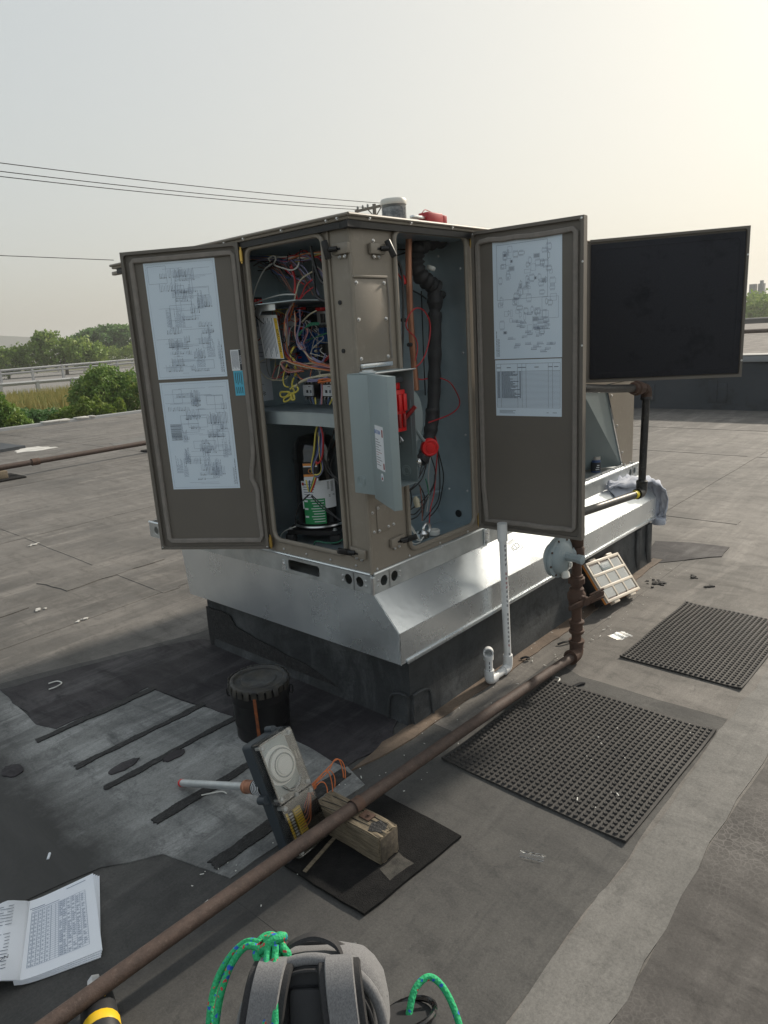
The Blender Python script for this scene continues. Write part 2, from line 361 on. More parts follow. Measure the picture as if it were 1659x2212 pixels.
# ================================================================== setting
def struct(o): return tag(o, kind='structure')
b = MB(); xs = [-400, 13.6, 14.6, 20, 24, 28, 31, 35, 39, 400, 1500, 4000]
hz = {-400: -4.2, 13.6: -4.2, 14.6: -3.2, 20: -1.2, 24: -.6, 28: -.38, 31: -.36, 35: -.6, 39: -.75, 400: -2.5, 1500: -6, 4000: -10}
vs = [(x, y, hz[y]) for y in xs for x in (-2500, 4000)]
b.add(vs, [(2 * i, 2 * i + 1, 2 * i + 3, 2 * i + 2) for i in range(len(xs) - 1)])
struct(b.build('ground', 'soil', None, 0))
roof = struct(MB().box((-9, -11, -4.3), (10.2, 14.2, 0)).build('roof', 'roof', None, 0))

# membrane pieces laid on the roof
def sheet(name, poly, h, m, z0=-.02): return MB().prism(poly, z0, h, fxy).build(name, m, roof, 0)
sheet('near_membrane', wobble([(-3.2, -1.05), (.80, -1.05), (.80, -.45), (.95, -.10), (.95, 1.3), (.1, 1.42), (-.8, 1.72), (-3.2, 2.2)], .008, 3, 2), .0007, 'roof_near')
sheet('membrane_strip', wobble([(-3.2, -1.06), (6.5, -1.06), (6.5, -1.225), (-3.2, -1.225)], .011, 2, 3), .004, 'roof_strip')
sheet('crackled_membrane', wobble([(-3.2, -1.228), (7, -1.228), (7, -4.5), (-3.2, -4.5)], .010, 2, 4), .003, 'roof_crackle')
gz_ = [(-1.7, .30), (-1.3, .2), (-1.1, .15), (-.95, .05), (-.884, -.20), (-.33, -.215), (-.29, -.09), (-.285, .18), (-.325, .55), (-.353, .725), (-.367, .77), (-.40, 1.09), (-.63, 1.075), (-.82, 1.09), (-.86, 1.18), (-.843, 1.39), (-.829, 1.645), (-1.05, 1.75), (-1.45, 1.3)]
sheet('patched_membrane', wobble(gz_, .008, 3, 5), .004, 'roof_patch')
tp = [(-.829, 1.645), (-.843, 1.395), (-.86, 1.176), (-.824, 1.066), (-.633, 1.059), (-.40, 1.075), (-.36, .77), (-.325, .549), (-.29, .18), (-.30, -.09), (-.05, -.10), (.12, .0), (.12, 1.2), (.06, 1.33), (-.2, 1.47), (-.5, 1.56)]
sheet('tar_coating', wobble(tp, .012, 4, 6), .006, 'roof_tar')
for i, (x0, x1, y, w) in enumerate(((-.915, -.385, 1.035, .032), (-.905, -.335, .722, .032), (-.897, -.327, .511, .028), (-.89, -.32, .203, .036), (-.89, -.315, -.118, .048))):
    sheet('tar_strip', wobble([(x0, y - w / 2), (x1, y - w / 2 + .006), (x1, y + w / 2 + .006), (x0, y + w / 2)], .007, 40, 20 + i), .0085, 'tar')
for i, (cx, cy, rx, ry) in enumerate(((-1.06, .90, .035, .05), (-.787, .58, .06, .025), (-.634, .485, .05, .022), (.07, -.52, .05, .05), (-.05, .68, .05, .05))):
    sheet('tar_spot', [(cx + rx * math.cos(a) * rng.uniform(.85, 1.1), cy + ry * math.sin(a) * rng.uniform(.85, 1.1)) for a in [k * .3 for k in range(21)]], .009 if i < 3 else .004, 'roof_tar' if i < 3 else 'roof')
# seams: overlapping sheet edges
def seam(a, c, w=.05, h=.004, m='roof', s=1):
    a, c = Vector((*a, 0)), Vector((*c, 0)); t = (c - a).normalized(); n = Vector((-t.y, t.x, 0)) * w / 2
    sheet('membrane_seam', wobble([tuple((a - n)[:2]), tuple((c - n)[:2]), tuple((c + n)[:2]), tuple((a + n)[:2])], .004, 1, s), .0012 + .0002 * (s - 50), m)
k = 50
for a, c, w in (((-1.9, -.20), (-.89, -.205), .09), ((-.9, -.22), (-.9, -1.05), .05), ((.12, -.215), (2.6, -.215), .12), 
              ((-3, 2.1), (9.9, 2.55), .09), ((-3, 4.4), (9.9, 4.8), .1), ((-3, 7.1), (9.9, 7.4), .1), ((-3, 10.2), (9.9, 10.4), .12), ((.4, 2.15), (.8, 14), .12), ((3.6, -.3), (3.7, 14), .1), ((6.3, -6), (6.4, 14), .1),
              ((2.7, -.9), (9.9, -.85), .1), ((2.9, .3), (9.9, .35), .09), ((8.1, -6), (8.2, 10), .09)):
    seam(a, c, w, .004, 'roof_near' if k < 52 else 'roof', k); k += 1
sheet('stained_membrane', wobble([(.07, -.10), (1.5, -.10), (2.5, -.10), (2.5, -.16), (1.2, -.185), (.5, -.175), (-.1, -.16), (-.3, -.12), (-.1, -.09)], .007, 5, 80), .0066, 'roof_rust')
sheet('tar_coating', wobble([(2.42, -.15), (2.6, -.02), (2.87, .03), (2.95, -.2), (2.97, -.42), (2.75, -.44), (2.6, -.3)], .008, 4, 81), .005, 'roof_tar')
sheet('repair_patch', wobble([(.0, 2.75), (.75, 2.8), (.72, 3.15), (-.05, 3.1)], .02, 3, 82), .0045, 'roof')
sheet('repair_patch', wobble([(-.62, 2.62), (-.28, 2.66), (-.22, 3.0), (-.62, 2.95)], .012, 3, 83), .0045, 'roof')
sheet('bleached_patch', wobble([(3.86, 9.56), (4.7, 9.75), (4.3, 8.9), (3.75, 9.2)], .05, 2, 84), .004, 'roof_strip')
mat('white_paint', (.62, .61, .58), .7, 0, (.4, .39, .37), 6)
sheet('white_coating', wobble([(2.62, 10.2), (2.85, 10.65), (3.15, 10.65), (3.25, 10.1), (2.95, 10.05)], .06, 3, 85), .006, 'white_paint')
# torn, blistered tar near the far mat
b = MB()
for cx, cy, n, s in ((2.07, -.296, 22, .035), (2.16, -.54, 6, .03), (2.3, -.42, 5, .02)):
    for _ in range(n):
        x, y = cx + rng.gauss(0, s), cy + rng.gauss(0, s * .8); r = rng.uniform(.006, .02)
        b.prism([(x + r * rng.uniform(.3, 1.3) * math.cos(q * 1.05), y + r * rng.uniform(.3, 1.3) * math.sin(q * 1.05)) for q in range(6)], -.001, rng.uniform(.003, .009), fxy)
tag(b.build('tar_crumbs', 'tar', roof), kind='stuff')
# roof edge, metal gravel stop
e = thing('roof_edge', 'grey metal gravel stop along the far roof edge by the shrubs', 'roof edge', (3, 14.3, 0))
MB().box((-9, 14.18, -.25), (10.2, 14.36, .06), .01).build('edge_metal', 'far_wall', e)
for x0, x1 in ((4.75, 5.35), (5.5, 5.8), (5.84, 5.95)):
    MB().box((x0, 14.15, .04), (x1, 14.34, .085), .015).build('white_patch', 'white_paint', e)
# parapet
pa = thing('parapet_wall', 'dark membrane covered parapet wall closing the roof', 'wall', (10.3, 2, 0))
MB().box((10.2, -14, -4), (10.55, 14.36, .74)).build('wall_face', 'parapet', pa)
MB().box((10.16, -14, .745), (10.62, 14.36, .84), .01).build('coping', 'far_wall', pa)
MB().box((10.15, -14, .842), (10.63, 14.36, .853), .004).build('coping_cap', 'coping', pa)
for y, h in ((2.9, .28), (1.9, .35), (1.75, .3), (.6, .33), (4.2, .3)):
    MB().box((10.185, y, .12), (10.21, y + .14, .12 + h), .004).build('wall_patch', 'parapet', pa)
# neighbouring gravel roof
nb = thing('neighbour_building', 'low building with a flat gravel roof beyond the parapet', 'building', (40, 0, -4))
MB().box((15, -30, -4), (64, 22, .5)).build('gravel_roof', 'gravel', nb)
MB().box((64, -30, -4), (65, 22, .86)).build('far_parapet', 'parapet', nb)
MB().box((63.9, -30, .865), (65.1, 22, .95)).build('far_coping', 'coping', nb)
MB().tube([(33, -30, .64), (33, 22, .64)], .09, 8).build('roof_pipe', 'rust', nb)

# ================================================================== curb under the unit
cu = thing('roof_curb', 'black membrane wrapped roof curb under the metal adapter', 'curb', (1.2, .6, 0))
for n, a, c in (('curb_side', (.065, -.10), (2.43, -.06)), ('curb_side', (.065, 1.19), (2.43, 1.235)), ('curb_end', (.065, -.06), (.105, 1.19)), ('curb_end', (2.39, -.06), (2.43, 1.19))):
    bm = bmesh.new(); bmesh.ops.create_cube(bm, size=1); bmesh.ops.subdivide_edges(bm, edges=bm.edges[:], cuts=9, use_grid_fill=True)
    for v in bm.verts:
        p = Vector((a[0] + (v.co.x + .5) * (c[0] - a[0]), a[1] + (v.co.y + .5) * (c[1] - a[1]), -.01 + (v.co.z + .5) * .31))
        fl = max(0, .1 - p.z) * .18
        if n == 'curb_side': p.y += (-fl if p.y < .5 else fl)
        else: p.x += (-fl if p.x < 1 else fl)
        v.co = p
    me = bpy.data.meshes.new(n); bm.to_mesh(me); bm.free(); me.materials.append(MATS['curb_skin']); link(n, me, cu)
# black mastic on the lower curb and raised patch flaps at the corner
MB().prism(wobble([(1.235, -.005), (1.235, .21), (1.04, .205), (1.0, .155), (.8, .125), (.5, .095), (.3, .05), (.2, .02), (.0, .01), (-.1, -.005)], .005, 5, 90), .055, .0615, fyz).build('mastic_coat', 'tar', cu)
def flap(f, h0, h1, m='curb_skin'):
    pts = [(-.0, .125), (.035, .132), (.075, .125), (.1, .10), (.105, -.004), (.0, -.004)]
    MB().prism(pts, h0, h1, f).build('corner_patch', m, cu)
flap(lambda x, y, h: (.07 + x, h, y), -.111, -.100); flap(lambda x, y, h: (h, -.095 + x, y), .050, .066)
MB().tube(crv([(.065, -.112, .128), (.11, -.113, .13), (.15, -.113, .122), (.172, -.115, .098), (.178, -.12, .0)], 6), .006, 6).build('patch_edge', 'curb_skin', cu)
MB().tube(crv([(.052, -.09, .128), (.048, -.05, .128), (.047, -.01, .1), (.045, .006, .0)], 6), .006, 6).build('patch_edge', 'curb_skin', cu)
for x in (2.2, 2.36):
    MB().box((x, -.116, -.004), (x + .07, -.098, .26), .006).build('corner_patch', 'curb_skin', cu)

# ================================================================== galvanised curb adapter
ad = thing('curb_adapter', 'galvanised sheet metal adapter with one sloped side under the rooftop unit', 'curb adapter', (1.2, .6, .29))
T = .002
poly = [(1.272, .2894), (-.12, .2894), (-.12, .4155), (-.004, .5455), (1.30, .5455)]
MB().prism(poly, 0, -T, fyz).build('end_panel', 'galv', ad)
MB().prism([(y, z) for y, z in poly], 2.46, 2.46 + T, fyz).build('end_panel', 'galv', ad)
MB().add([(T, -.12, .4155), (2.458, -.12, .4155), (2.458, -.004, .5455), (T, -.004, .5455)], [(0, 1, 2, 3)]).build('sloped_panel', 'galv', ad, 0)
MB().box((T, -.1215, .2894), (2.458, -.1195, .4153)).build('fascia', 'galv', ad, 0)
MB().box((.03, -.128, .283), (2.45, -.1225, .2985), .001).build('drip_hem', 'galv', ad)
MB().box((T, 1.272, .2894), (2.458, 1.274, .5455)).build('back_panel', 'galv', ad, 0)
MB().box((T, -.002, .538), (2.458, 1.272, .543)).build('top_plate', 'galv_dull', ad, 0)
for a, c in (((-.0035, -.1215, .2894), (-.0035, -.1215, .4155)), ((-.0035, -.1215, .4155), (-.0035, -.006, .5455))):
    pts = [Vector(a).lerp(Vector(c), t / 14) + Vector((rng.uniform(-.001, .001), rng.uniform(-.0012, .0012), 0)) for t in range(15)]
    MB().tube(pts, .0022, 6).build('weld_bead', 'galv_dull', ad)
# square maker's sticker on the slope
ez = Vector((0, -.13, .116)).normalized(); ey = Vector((0, .116, .13)).normalized()
c0 = Vector((.93, -.045, .498)); th = R_(8)
Ms = frame(c0 + ez * .0006, Vector((math.cos(th), 0, 0)) + ey * math.sin(th), ey * math.cos(th) - Vector((math.sin(th), 0, 0)), ez)
st = MB(Ms).box((-.048, -.033, 0), (.048, .033, .0004)).build('maker_sticker', 'white_label', ad)
MB(Ms).ring((-.046, -.031, .046, .031), [(-.044, -.029), (.044, -.029), (.044, .029), (-.044, .029)], .0005, .0007, fxy).build('border', 'ink', st)
text('logo', 'CDI', .042, Ms @ Matrix.Translation((0, -.004, .0007)) @ Matrix.Rotation(math.pi, 4, 'Z'), 'ink', st)
for j in range(4): MB(Ms).box((-.036, .0165 + j * .0034, .0005), (.036 - j * .004, .0180 + j * .0034, .0008)).build('print_line', 'ink', st, 0)

# ================================================================== the rooftop unit
U = thing('rooftop_unit', 'large tan packaged rooftop unit with its corner access doors standing open', 'air conditioner', (1.2, .75, .55))
ZB, ZT = .6265, 1.866
def rail(name, a, c, f_in, parent):  # C channel
    MB().box(a, c, .004).build(name, 'galv_dull', parent)
def hole_panel(x0, x1, holes, f, h0, h1, parent, z0=.5463, z1=.6265):
    cuts = [x0] + [v for h in holes for v in (h[0] - .012, h[1] + .012)] + [x1]
    for i in range(0, len(cuts), 2):
        if cuts[i + 1] - cuts[i] > .001: MB().prism([(cuts[i], z0), (cuts[i + 1], z0), (cuts[i + 1], z1), (cuts[i], z1)], h0, h1, f).build('base_rail', 'galv_dull', parent, 0)
    for a, c, r in holes:
        hp = rrect(a, .585 - (.0225 if r < .02 else r), c, .585 + (.0225 if r < .02 else r), r * .999 if r > .02 else r, 6)
        if r > .02: hp = [((a + c) / 2 + r * math.cos(R_(t)), .5865 + r * math.sin(R_(t))) for t in range(0, 360, 15)]
        MB().ring((a - .012, z0, c + .012, z1), hp, h0, h1, f).build('base_rail', 'galv_dull', parent, 0)
rh = lambda c, r=.0205: (c - r, c + r, r)
hole_panel(0, 1.575, [rh(.064), rh(.125), (.288, .478, .012), rh(1.45), rh(1.511)], fyz, -.004, 0, U)
hole_panel(0.004, 2.46, [rh(.061), rh(.122), rh(2.34), rh(2.4)], fxz, -.004, 0, U)
MB().box((0.004, .002, .5463), (2.458, .03, .549)).build('rail_lip', 'galv_dull', U, 0); MB().box((.002, .03, .5463), (.03, 1.57, .549)).build('rail_lip', 'galv_dull', U, 0)
MB().box((2.456, -.003, .5463), (2.46, 1.575, .6265)).build('base_rail', 'galv_dull', U, 0); MB().box((.002, 1.571, .5463), (2.455, 1.575, .6265)).build('base_rail', 'galv_dull', U, 0)
MB().tube([(-.004, .004, ZB), (-.004, 1.57, ZB)], .006, 8).build('rail_edge', 'galv', U); MB().tube([(.004, -.004, ZB), (2.455, -.004, ZB)], .006, 8).build('rail_edge', 'galv', U)
MB().box((-.008, -.010, .546), (.010, .008, .62), .006).build('corner_key', 'galv_dull', U)
MB().tube([(-.012, -.012, .55), (-.012, -.012, .615)], .005, 8).build('corner_pin', 'steel', U)
for y in (.09, .032, .156): screws([(-.004, y, .575), (-.004, y, .596)] if y != .09 else [], (-1, 0, 0), U, .0045, 'bolt')
for x in (.028, .154): screws([(x, -.004, .575), (x, -.004, .596)], (0, -1, 0), U, .0045, 'bolt')
screws([(-.004, .505, .585)], (-1, 0, 0), U, .007, 'bolt'); screws([(x, -.004, z) for x in (2.31, 2.44) for z in (.575, .596)], (0, -1, 0), U, .0045, 'bolt')
MB().prism([(.49, .556), (.52, .556), (.51, .602), (.497, .60)], -.007, -.0045, fyz).build('lifting_clip', 'galv', U)
MB().box((.735, -.012, .549), (.775, -.0045, .62), .003).build('rail_bracket', 'galv', U); screws([(.755, -.012, .565), (.755, -.012, .60)], (0, -1, 0), U, .0045, 'bolt')

# walls around the compartments
LO, RO = (.125, .69, .54, 1.84), (.225, .668, .66, 1.85)
hl = rrect(*LO, .035); hr = rrect(*RO, .035)
MB().ring((0, ZB, .60, ZT), hl, 0, .0015, fyz).build('left_panel', 'paint', U, 30)
MB().ring((0.0016, ZB, .74, ZT), hr, 0, .0015, fxz).build('right_panel', 'paint', U, 30)
MB().box((0, .601, ZB), (.002, 1.497, ZT)).build('left_panel', 'paint', U, 0)
MB().box((.741, 0, ZB), (.93, .002, ZT)).build('right_panel', 'paint', U, 0)
for lo, hi in ((ZB, .7), (1.83, ZT)): MB().box((.931, 0, lo), (1.70, .002, hi)).build('right_panel', 'paint', U, 0)
MB().box((1.701, 0, 1.15), (2.375, .002, ZT)).build('right_panel', 'paint', U, 0)
MB().box((2.376, .003, 1.12), (2.379, 1.497, ZT)).build('end_panel', 'paint', U, 0); MB().box((.003, 1.498, ZB), (2.378, 1.50, ZT)).build('back_panel', 'paint', U, 0)
def lip(path, f, name='door_lip'):
    MB().tube([f(x, y) for x, y in path], .0095, 8, closed=True).build(name, 'paint', U)
lip(rrect(LO[0] - .004, LO[1] - .004, LO[2] + .004, LO[3] + .004, .037), lambda y, z: (-.006, y, z)); lip(rrect(RO[0] - .004, RO[1] - .004, RO[2] + .004, RO[3] + .004, .037), lambda x, z: (x, -.006, z))
MB().tube([(-.004, .098, .68), (-.004, .098, 1.855)], .004, 6).build('panel_fold', 'paint', U)
MB().tube([(.003, .003, ZB), (.003, .003, ZT)], .008, 8).build('corner_bend', 'paint', U)
# roof cap
rc = MB().box((-.03, -.03, ZT + .003), (2.41, 1.53, 1.889), .003).build('roof_cap', 'paint', U)
MB().tube([(-.034, -.034, 1.884), (2.41, -.034, 1.884)], .006, 8).build('cap_edge', 'paint', rc); MB().tube([(-.034, -.034, 1.884), (-.034, 1.53, 1.884)], .006, 8).build('cap_edge', 'paint', rc)
MB().box((-.022, -.022, 1.847), (-.001, 1.5, 1.868)).build('painted_shadow_strip', 'black', U, 0); MB().box((-.001, -.022, 1.847), (2.38, -.001, 1.868)).build('painted_shadow_strip', 'black', U, 0)  # solid black strips under the cap overhang, standing in for its shade
MB().prism([(-.04, -.035), (.025, -.03), (.04, -.012), (-.02, .03)], 1.845, 1.866, fxy).build('torn_seal', 'rubber', U)
screws([(-.031, y, 1.878) for y in (.018, .07, .30, .52, .64, .9, 1.2)], (-1, 0, 0), U, .006); screws([(x, -.031, 1.878) for x in (.07, .29, .54, .8)], (0, -1, 0), U, .006)
MB().box((-.01, 1.51, 1.845), (.01, 1.572, 1.862), .003).build('corner_tab', 'paint', U)
# blower bay behind the foam lined door
for a, c in (((.935, .42, .70), (1.70, .425, 1.83)), ((.932, .004, .70), (.936, .42, 1.83)), ((1.697, .004, .70), (1.701, .42, 1.83))): MB().box(a, c).build('bay_liner', 'foam_black', U, 0)
# inside sheet metal
IN = (('interior_wall', (.31, .21, .64), (.70, .213, 1.845)), ('interior_wall', (.70, .0025, .64), (.703, .2095, 1.845)), ('interior_floor', (.003, .0025, .636), (.70, .8, .6395)),
      ('interior_ceiling', (.003, .0025, 1.846), (.70, .8, 1.849)), ('interior_wall', (.30, .2135, 1.20), (.303, .735, 1.845)), ('interior_wall', (.003, .735, .64), (.45, .738, 1.845)), ('interior_wall', (.45, .2135, .64), (.453, .735, 1.845)))
for n, a, c in IN: MB().box(a, c).build(n, 'inner', U, 0)
MB().box((.004, .30, 1.636), (.298, .733, 1.640)).build('upper_shelf', 'inner', U, 0); MB().box((.03, .45, 1.612), (.033, .733, 1.6355)).build('shelf_front', 'galv', U, 0)
MB().prism([(.60, 1.612), (.535, 1.612), (.55, 1.596), (.585, 1.596)], .0295, .033, fyz).build('shelf_tab', 'galv', U)
sh = [(.03, .10), (.03, .22)] + [(.03 - .06 * math.sin(math.pi * t / 12) * 0 - 0, .22 + t * .0425) for t in range(13)]
MB().prism([(.02, .13), (.04, .25), (.045, .40), (.035, .55), (.01, .73), (.299, .73), (.299, .25), (.14, .14)], 1.215, 1.219, fxy).build('lower_shelf', 'inner', U)
MB().prism([(.02, .13), (.04, .25), (.045, .40), (.035, .55), (.01, .73), (.008, .73), (.033, .55), (.043, .40), (.038, .25), (.018, .13)], 1.168, 1.2145, fxy).build('shelf_front', 'inner', U)
MB().box((.703 - .012, .004, .66), (.699, .016, 1.83)).build('frame_flange', 'galv_dull', U, 0)
MB().tube(crv([(.44, .195, .80), (.62, .198, .79), (.69, .19, .785)], 4), .01, 6).build('stiffener', 'inner', U)
MB().box((.38, .2, 1.24), (.699, .2095, 1.25)).build('stiffener', 'inner', U, 0)
screws([(.7, .05, z) for z in (1.74, 1.40, 1.05, .80)] + [(.7, .15, .80), (.7, .16, 1.80)], (-1, 0, 0), U, .005)
for y, z in ((.102, .69),): MB().cyl((.6985, y, z), (.697, y, z), .017, 20).build('knockout_hole', 'black', U)
screws([(.299, y, z) for y in (.40, .52, .63) for z in (1.70, 1.76)], (-1, 0, 0), U, .003, 'rivet', 'black')
for y, z in ((.064, 1.612), (.064, 1.448)): MB().cyl((-.004, y, z), (0, y, z), .0075, 14).build('rubber_plug', 'rubber', U)
# cover plates on the right face
cp = MB().box((.002, -.006, 1.402), (.168, -.001, 1.686), .002).build('access_plate', 'paint', U)
MB().box((-.002, -.011, 1.688), (.172, -.001, 1.697), .002).build('drip_flange', 'paint', cp); MB().tube(crv([(.172, -.006, 1.686), (.176, -.008, 1.60), (.171, -.008, 1.5), (.176, -.008, 1.41)], 4), .004, 6).build('bead', 'gasket', cp)
MB().box((.006, -.02, 1.385), (.165, -.001, 1.4), .002).build('bent_tab', 'galv', cp)
screws([(x, -.006, z) for x in (.013, .155) for z in (1.672, 1.55, 1.418)], (0, -1, 0), cp, .006)
p2 = MB().box((.044, -.004, .775), (.112, -.0012, .882), .001).build('access_plate', 'paint', U)
screws([(.052, -.004, .872), (.052, -.004, .785), (.104, -.004, .79)], (0, -1, 0), p2, .0055); screws([(.024, 0, .86), (.028, 0, .785), (.138, 0, .79), (.118, 0, 1.812)], (0, -1, 0), U, .0055)
screws([(x, -.001, .64) for x in (.03, .22, .42, .62)], (0, -1, 0), U, .0045); screws([(-.001, y, .648) for y in (.08, .22, .36, .50)], (-1, 0, 0), U, .0045)
# compression latches
def latch(M, open_):
    l = MB(M).box((-.038, -.018, 0), (.038, .018, .016), .004).build('latch', 'paint', U)
    MB(M).box((-.006, -.005, .0165), (.022, .003, .018), .001).build('slot', 'black', l)
    MB(M).box((-.02, -.032, 0), (.02, -.0185, .004), .003).build('foot', 'paint', l)
    screws([M @ Vector((x, -.026, .004)) for x in (-.013, .013)], M.to_3x3() @ Vector((0, 0, 1)), l, .0055)
    MB(M).cyl((.01, 0, .017), (.034, 0, .030), .009, 12).build('stem', 'black', l)
    MB(M @ Matrix.Translation((.044, 0, .034)) @ Matrix.Rotation(.5, 4, 'Y') @ Matrix.Rotation(open_, 4, 'X')).box((-.008, -.031, -.011), (.008, .031, .011), .004).build('wing_knob', 'black', l)
latch(frame((0, .035, 1.785), (0, 1, 0), (0, 0, 1), (-1, 0, 0)), .2); latch(frame((.125, -.001, 1.785), (1, 0, 0), (0, 0, 1), (0, -1, 0)), -.4)
latch(frame((0, .055, .705), (0, 1, 0), (0, 0, 1), (-1, 0, 0)) @ Matrix.Rotation(.1, 4, 'Z'), 1.3); latch(frame((.143, -.001, .722), (1, 0, 0), (0, 0, 1), (0, -1, 0)) @ Matrix.Rotation(.05, 4, 'Z'), 1.3)

# --- printed sheets: lines, symbols and tables as thin print
def printed(M, w, h, kind, parent, seed, m='sheet', rotated=True):
    g = random.Random(seed); s = MB(M).box((0, 0, .0004), (w, h, .0012)).build('diagram_sheet', m, parent)
    A, B = MB(M), MB(M)
    def ln(b, x0, y0, x1, y1, t=.0011):
        if abs(x1 - x0) > abs(y1 - y0): b.add([(x0, y0 - t / 2, .0015), (x1, y0 - t / 2, .0015), (x1, y0 + t / 2, .0015), (x0, y0 + t / 2, .0015)], [(0, 1, 2, 3)])
        else: b.add([(x0 - t / 2, y0, .0015), (x0 + t / 2, y0, .0015), (x0 + t / 2, y1, .0015), (x0 - t / 2, y1, .0015)], [(0, 1, 2, 3)])
    def rect(b, x0, y0, x1, y1, t=.001):
        for q in ((x0, y0, x1, y0), (x0, y1, x1, y1), (x0, y0, x0, y1), (x1, y0, x1, y1)): ln(b, *q, t)
    def txt(b, x, y0, y1, t=.0015):
        y = y0
        while y < y1:
            L = g.uniform(.003, .012); ln(b, x, y, x, min(y + L, y1), t); y += L + g.uniform(.0015, .003)
    if kind == 'circuit':
        rect(A, .008, .008, w - .008, h - .008, .0006)
        for blk in range(9):
            x0, y0 = g.uniform(.02, w * .7), g.uniform(.03, h * .85); bw, bh = g.uniform(.03, .11), g.uniform(.03, .09)
            rect(A, x0, y0, min(w - .015, x0 + bw), min(h - .015, y0 + bh))
        for _ in range(26):
            x0, y0 = g.uniform(.015, w - .09), g.uniform(.02, h - .06); n = g.randint(4, 14); sp = g.uniform(.0045, .007); L = g.uniform(.008, .05)
            for i in range(n):
                if x0 + i * sp > w - .015: break
                ln(g.choice((A, A, B)), x0 + i * sp, y0, x0 + i * sp, min(h - .012, y0 + L * g.uniform(.7, 1)), g.choice((.0009, .0014)))
                if g.random() < .5: B.add([(x0 + i * sp - .0015, y0, .0016), (x0 + i * sp + .0015, y0, .0016), (x0 + i * sp + .0015, y0 + .004, .0016), (x0 + i * sp - .0015, y0 + .004, .0016)], [(0, 1, 2, 3)])
        for _ in range(30):
            y0 = g.uniform(.02, h - .02); x0 = g.uniform(.015, w * .6); ln(A, x0, y0, min(w - .015, x0 + g.uniform(.02, .14)), y0, .0008)
        for _ in range(12):
            x0, y0 = g.uniform(.015, w - .05), g.uniform(.02, h - .1)
            for i in range(g.randint(3, 8)): txt(A, x0 + i * .0042, y0, y0 + g.uniform(.03, .08))
        txt(B, .011, h * .04, h * .28, .0022)
        for i in range(2): txt(B, .017 + i * .004, h * .04, h * .2, .0014)
        for i in range(3):
            for _ in range(2): pass
        if seed % 2 == 0:
            for i in range(26): ln(B, w * .76, h * .47 + i * .0026, w * .92, h * .47 + i * .0026, g.choice((.0006, .0012, .0017)))
    elif kind == 'layout':
        rect(A, .018, .23, w * .80, h - .02, .0012); rect(A, w * .72, .15, w - .014, h * .5, .0009)
        for _ in range(85):
            x0, y0 = g.uniform(.02, w - .04), g.uniform(.09, h - .05); bw, bh = g.uniform(.008, .026), g.uniform(.008, .026)
            q = g.random(); rect(B if q < .2 else A, x0, y0, x0 + bw, y0 + bh, .0008)
            if q < .6:
                for i in range(int(bw / .005)): ln(A, x0 + .003 + i * .005, y0 - .006, x0 + .003 + i * .005, y0 - .001, .0016); ln(A, x0 + .003 + i * .005, y0 + bh + .001, x0 + .003 + i * .005, y0 + bh + .006, .0016)
            if q > .8:
                for i in range(4): ln(B, x0 + .002, y0 + bh * (.2 + .2 * i), x0 + bw - .002, y0 + bh * (.2 + .2 * i), .0016)
        for _ in range(30):
            x0, y0 = g.uniform(.05, w - .05), g.uniform(.02, h * .38); ln(A, x0, y0, x0 + g.uniform(.01, .04), y0, .0018)
            for i in range(5): ln(A, x0 + .003 + i * .005, y0, x0 + .003 + i * .005, y0 + .009, .0014)
        txt(B, .011, .01, .11, .0022)
        for i in range(3): txt(B, .016 + i * .0035, .01, .08, .0014)
    elif kind == 'table':
        x0, x1, yt, yb = .006, w - .006, h - .016, .034; cols = [0, .07, .34, .41, .475, .82, .885, 1]
        hy = yt - .03
        for c in cols: ln(B, x0 + (x1 - x0) * c, yb, x0 + (x1 - x0) * c, yt, .0009)
        ln(B, x0, yt, x1, yt); ln(B, x0, hy, x1, hy); n = 31
        for i in range(n + 1): ln(B, x0, yb + (hy - yb) * i / n, x1, yb + (hy - yb) * i / n, .0008)
        for i in range(8, n):
            y = yb + (hy - yb) * (i + .5) / n; ln(B, x0 + .003, y, x0 + .015, y, .0022)
            L = g.uniform(.03, .07); xx = x0 + (x1 - x0) * .08
            while xx < x0 + .025 + L: q = g.uniform(.003, .012); ln(B, xx, y, xx + q, y, .0024); xx += q + .0015
            ln(B, x0 + (x1 - x0) * .37, y, x0 + (x1 - x0) * .37 + .006, y, .0024)
        for c in (.035, .2, .375, .44, .64, .85, .94): ln(B, x0 + (x1 - x0) * c - .009, hy + .015, x0 + (x1 - x0) * c + .009, hy + .015, .0028)
        for i in range(3): ln(B, .016, .022 - i * .005, .016 + g.uniform(.05, .08), .022 - i * .005, .0016)
        ln(B, w * .78, .015, w * .81, .015, .0016); ln(B, w * .87, .015, w * .93, .015, .0018)
    tag(A.build('print', 'ink_faint', s, 0), kind='stuff')
    if B.v: tag(B.build('print', 'ink', s, 0), kind='stuff')
    return s

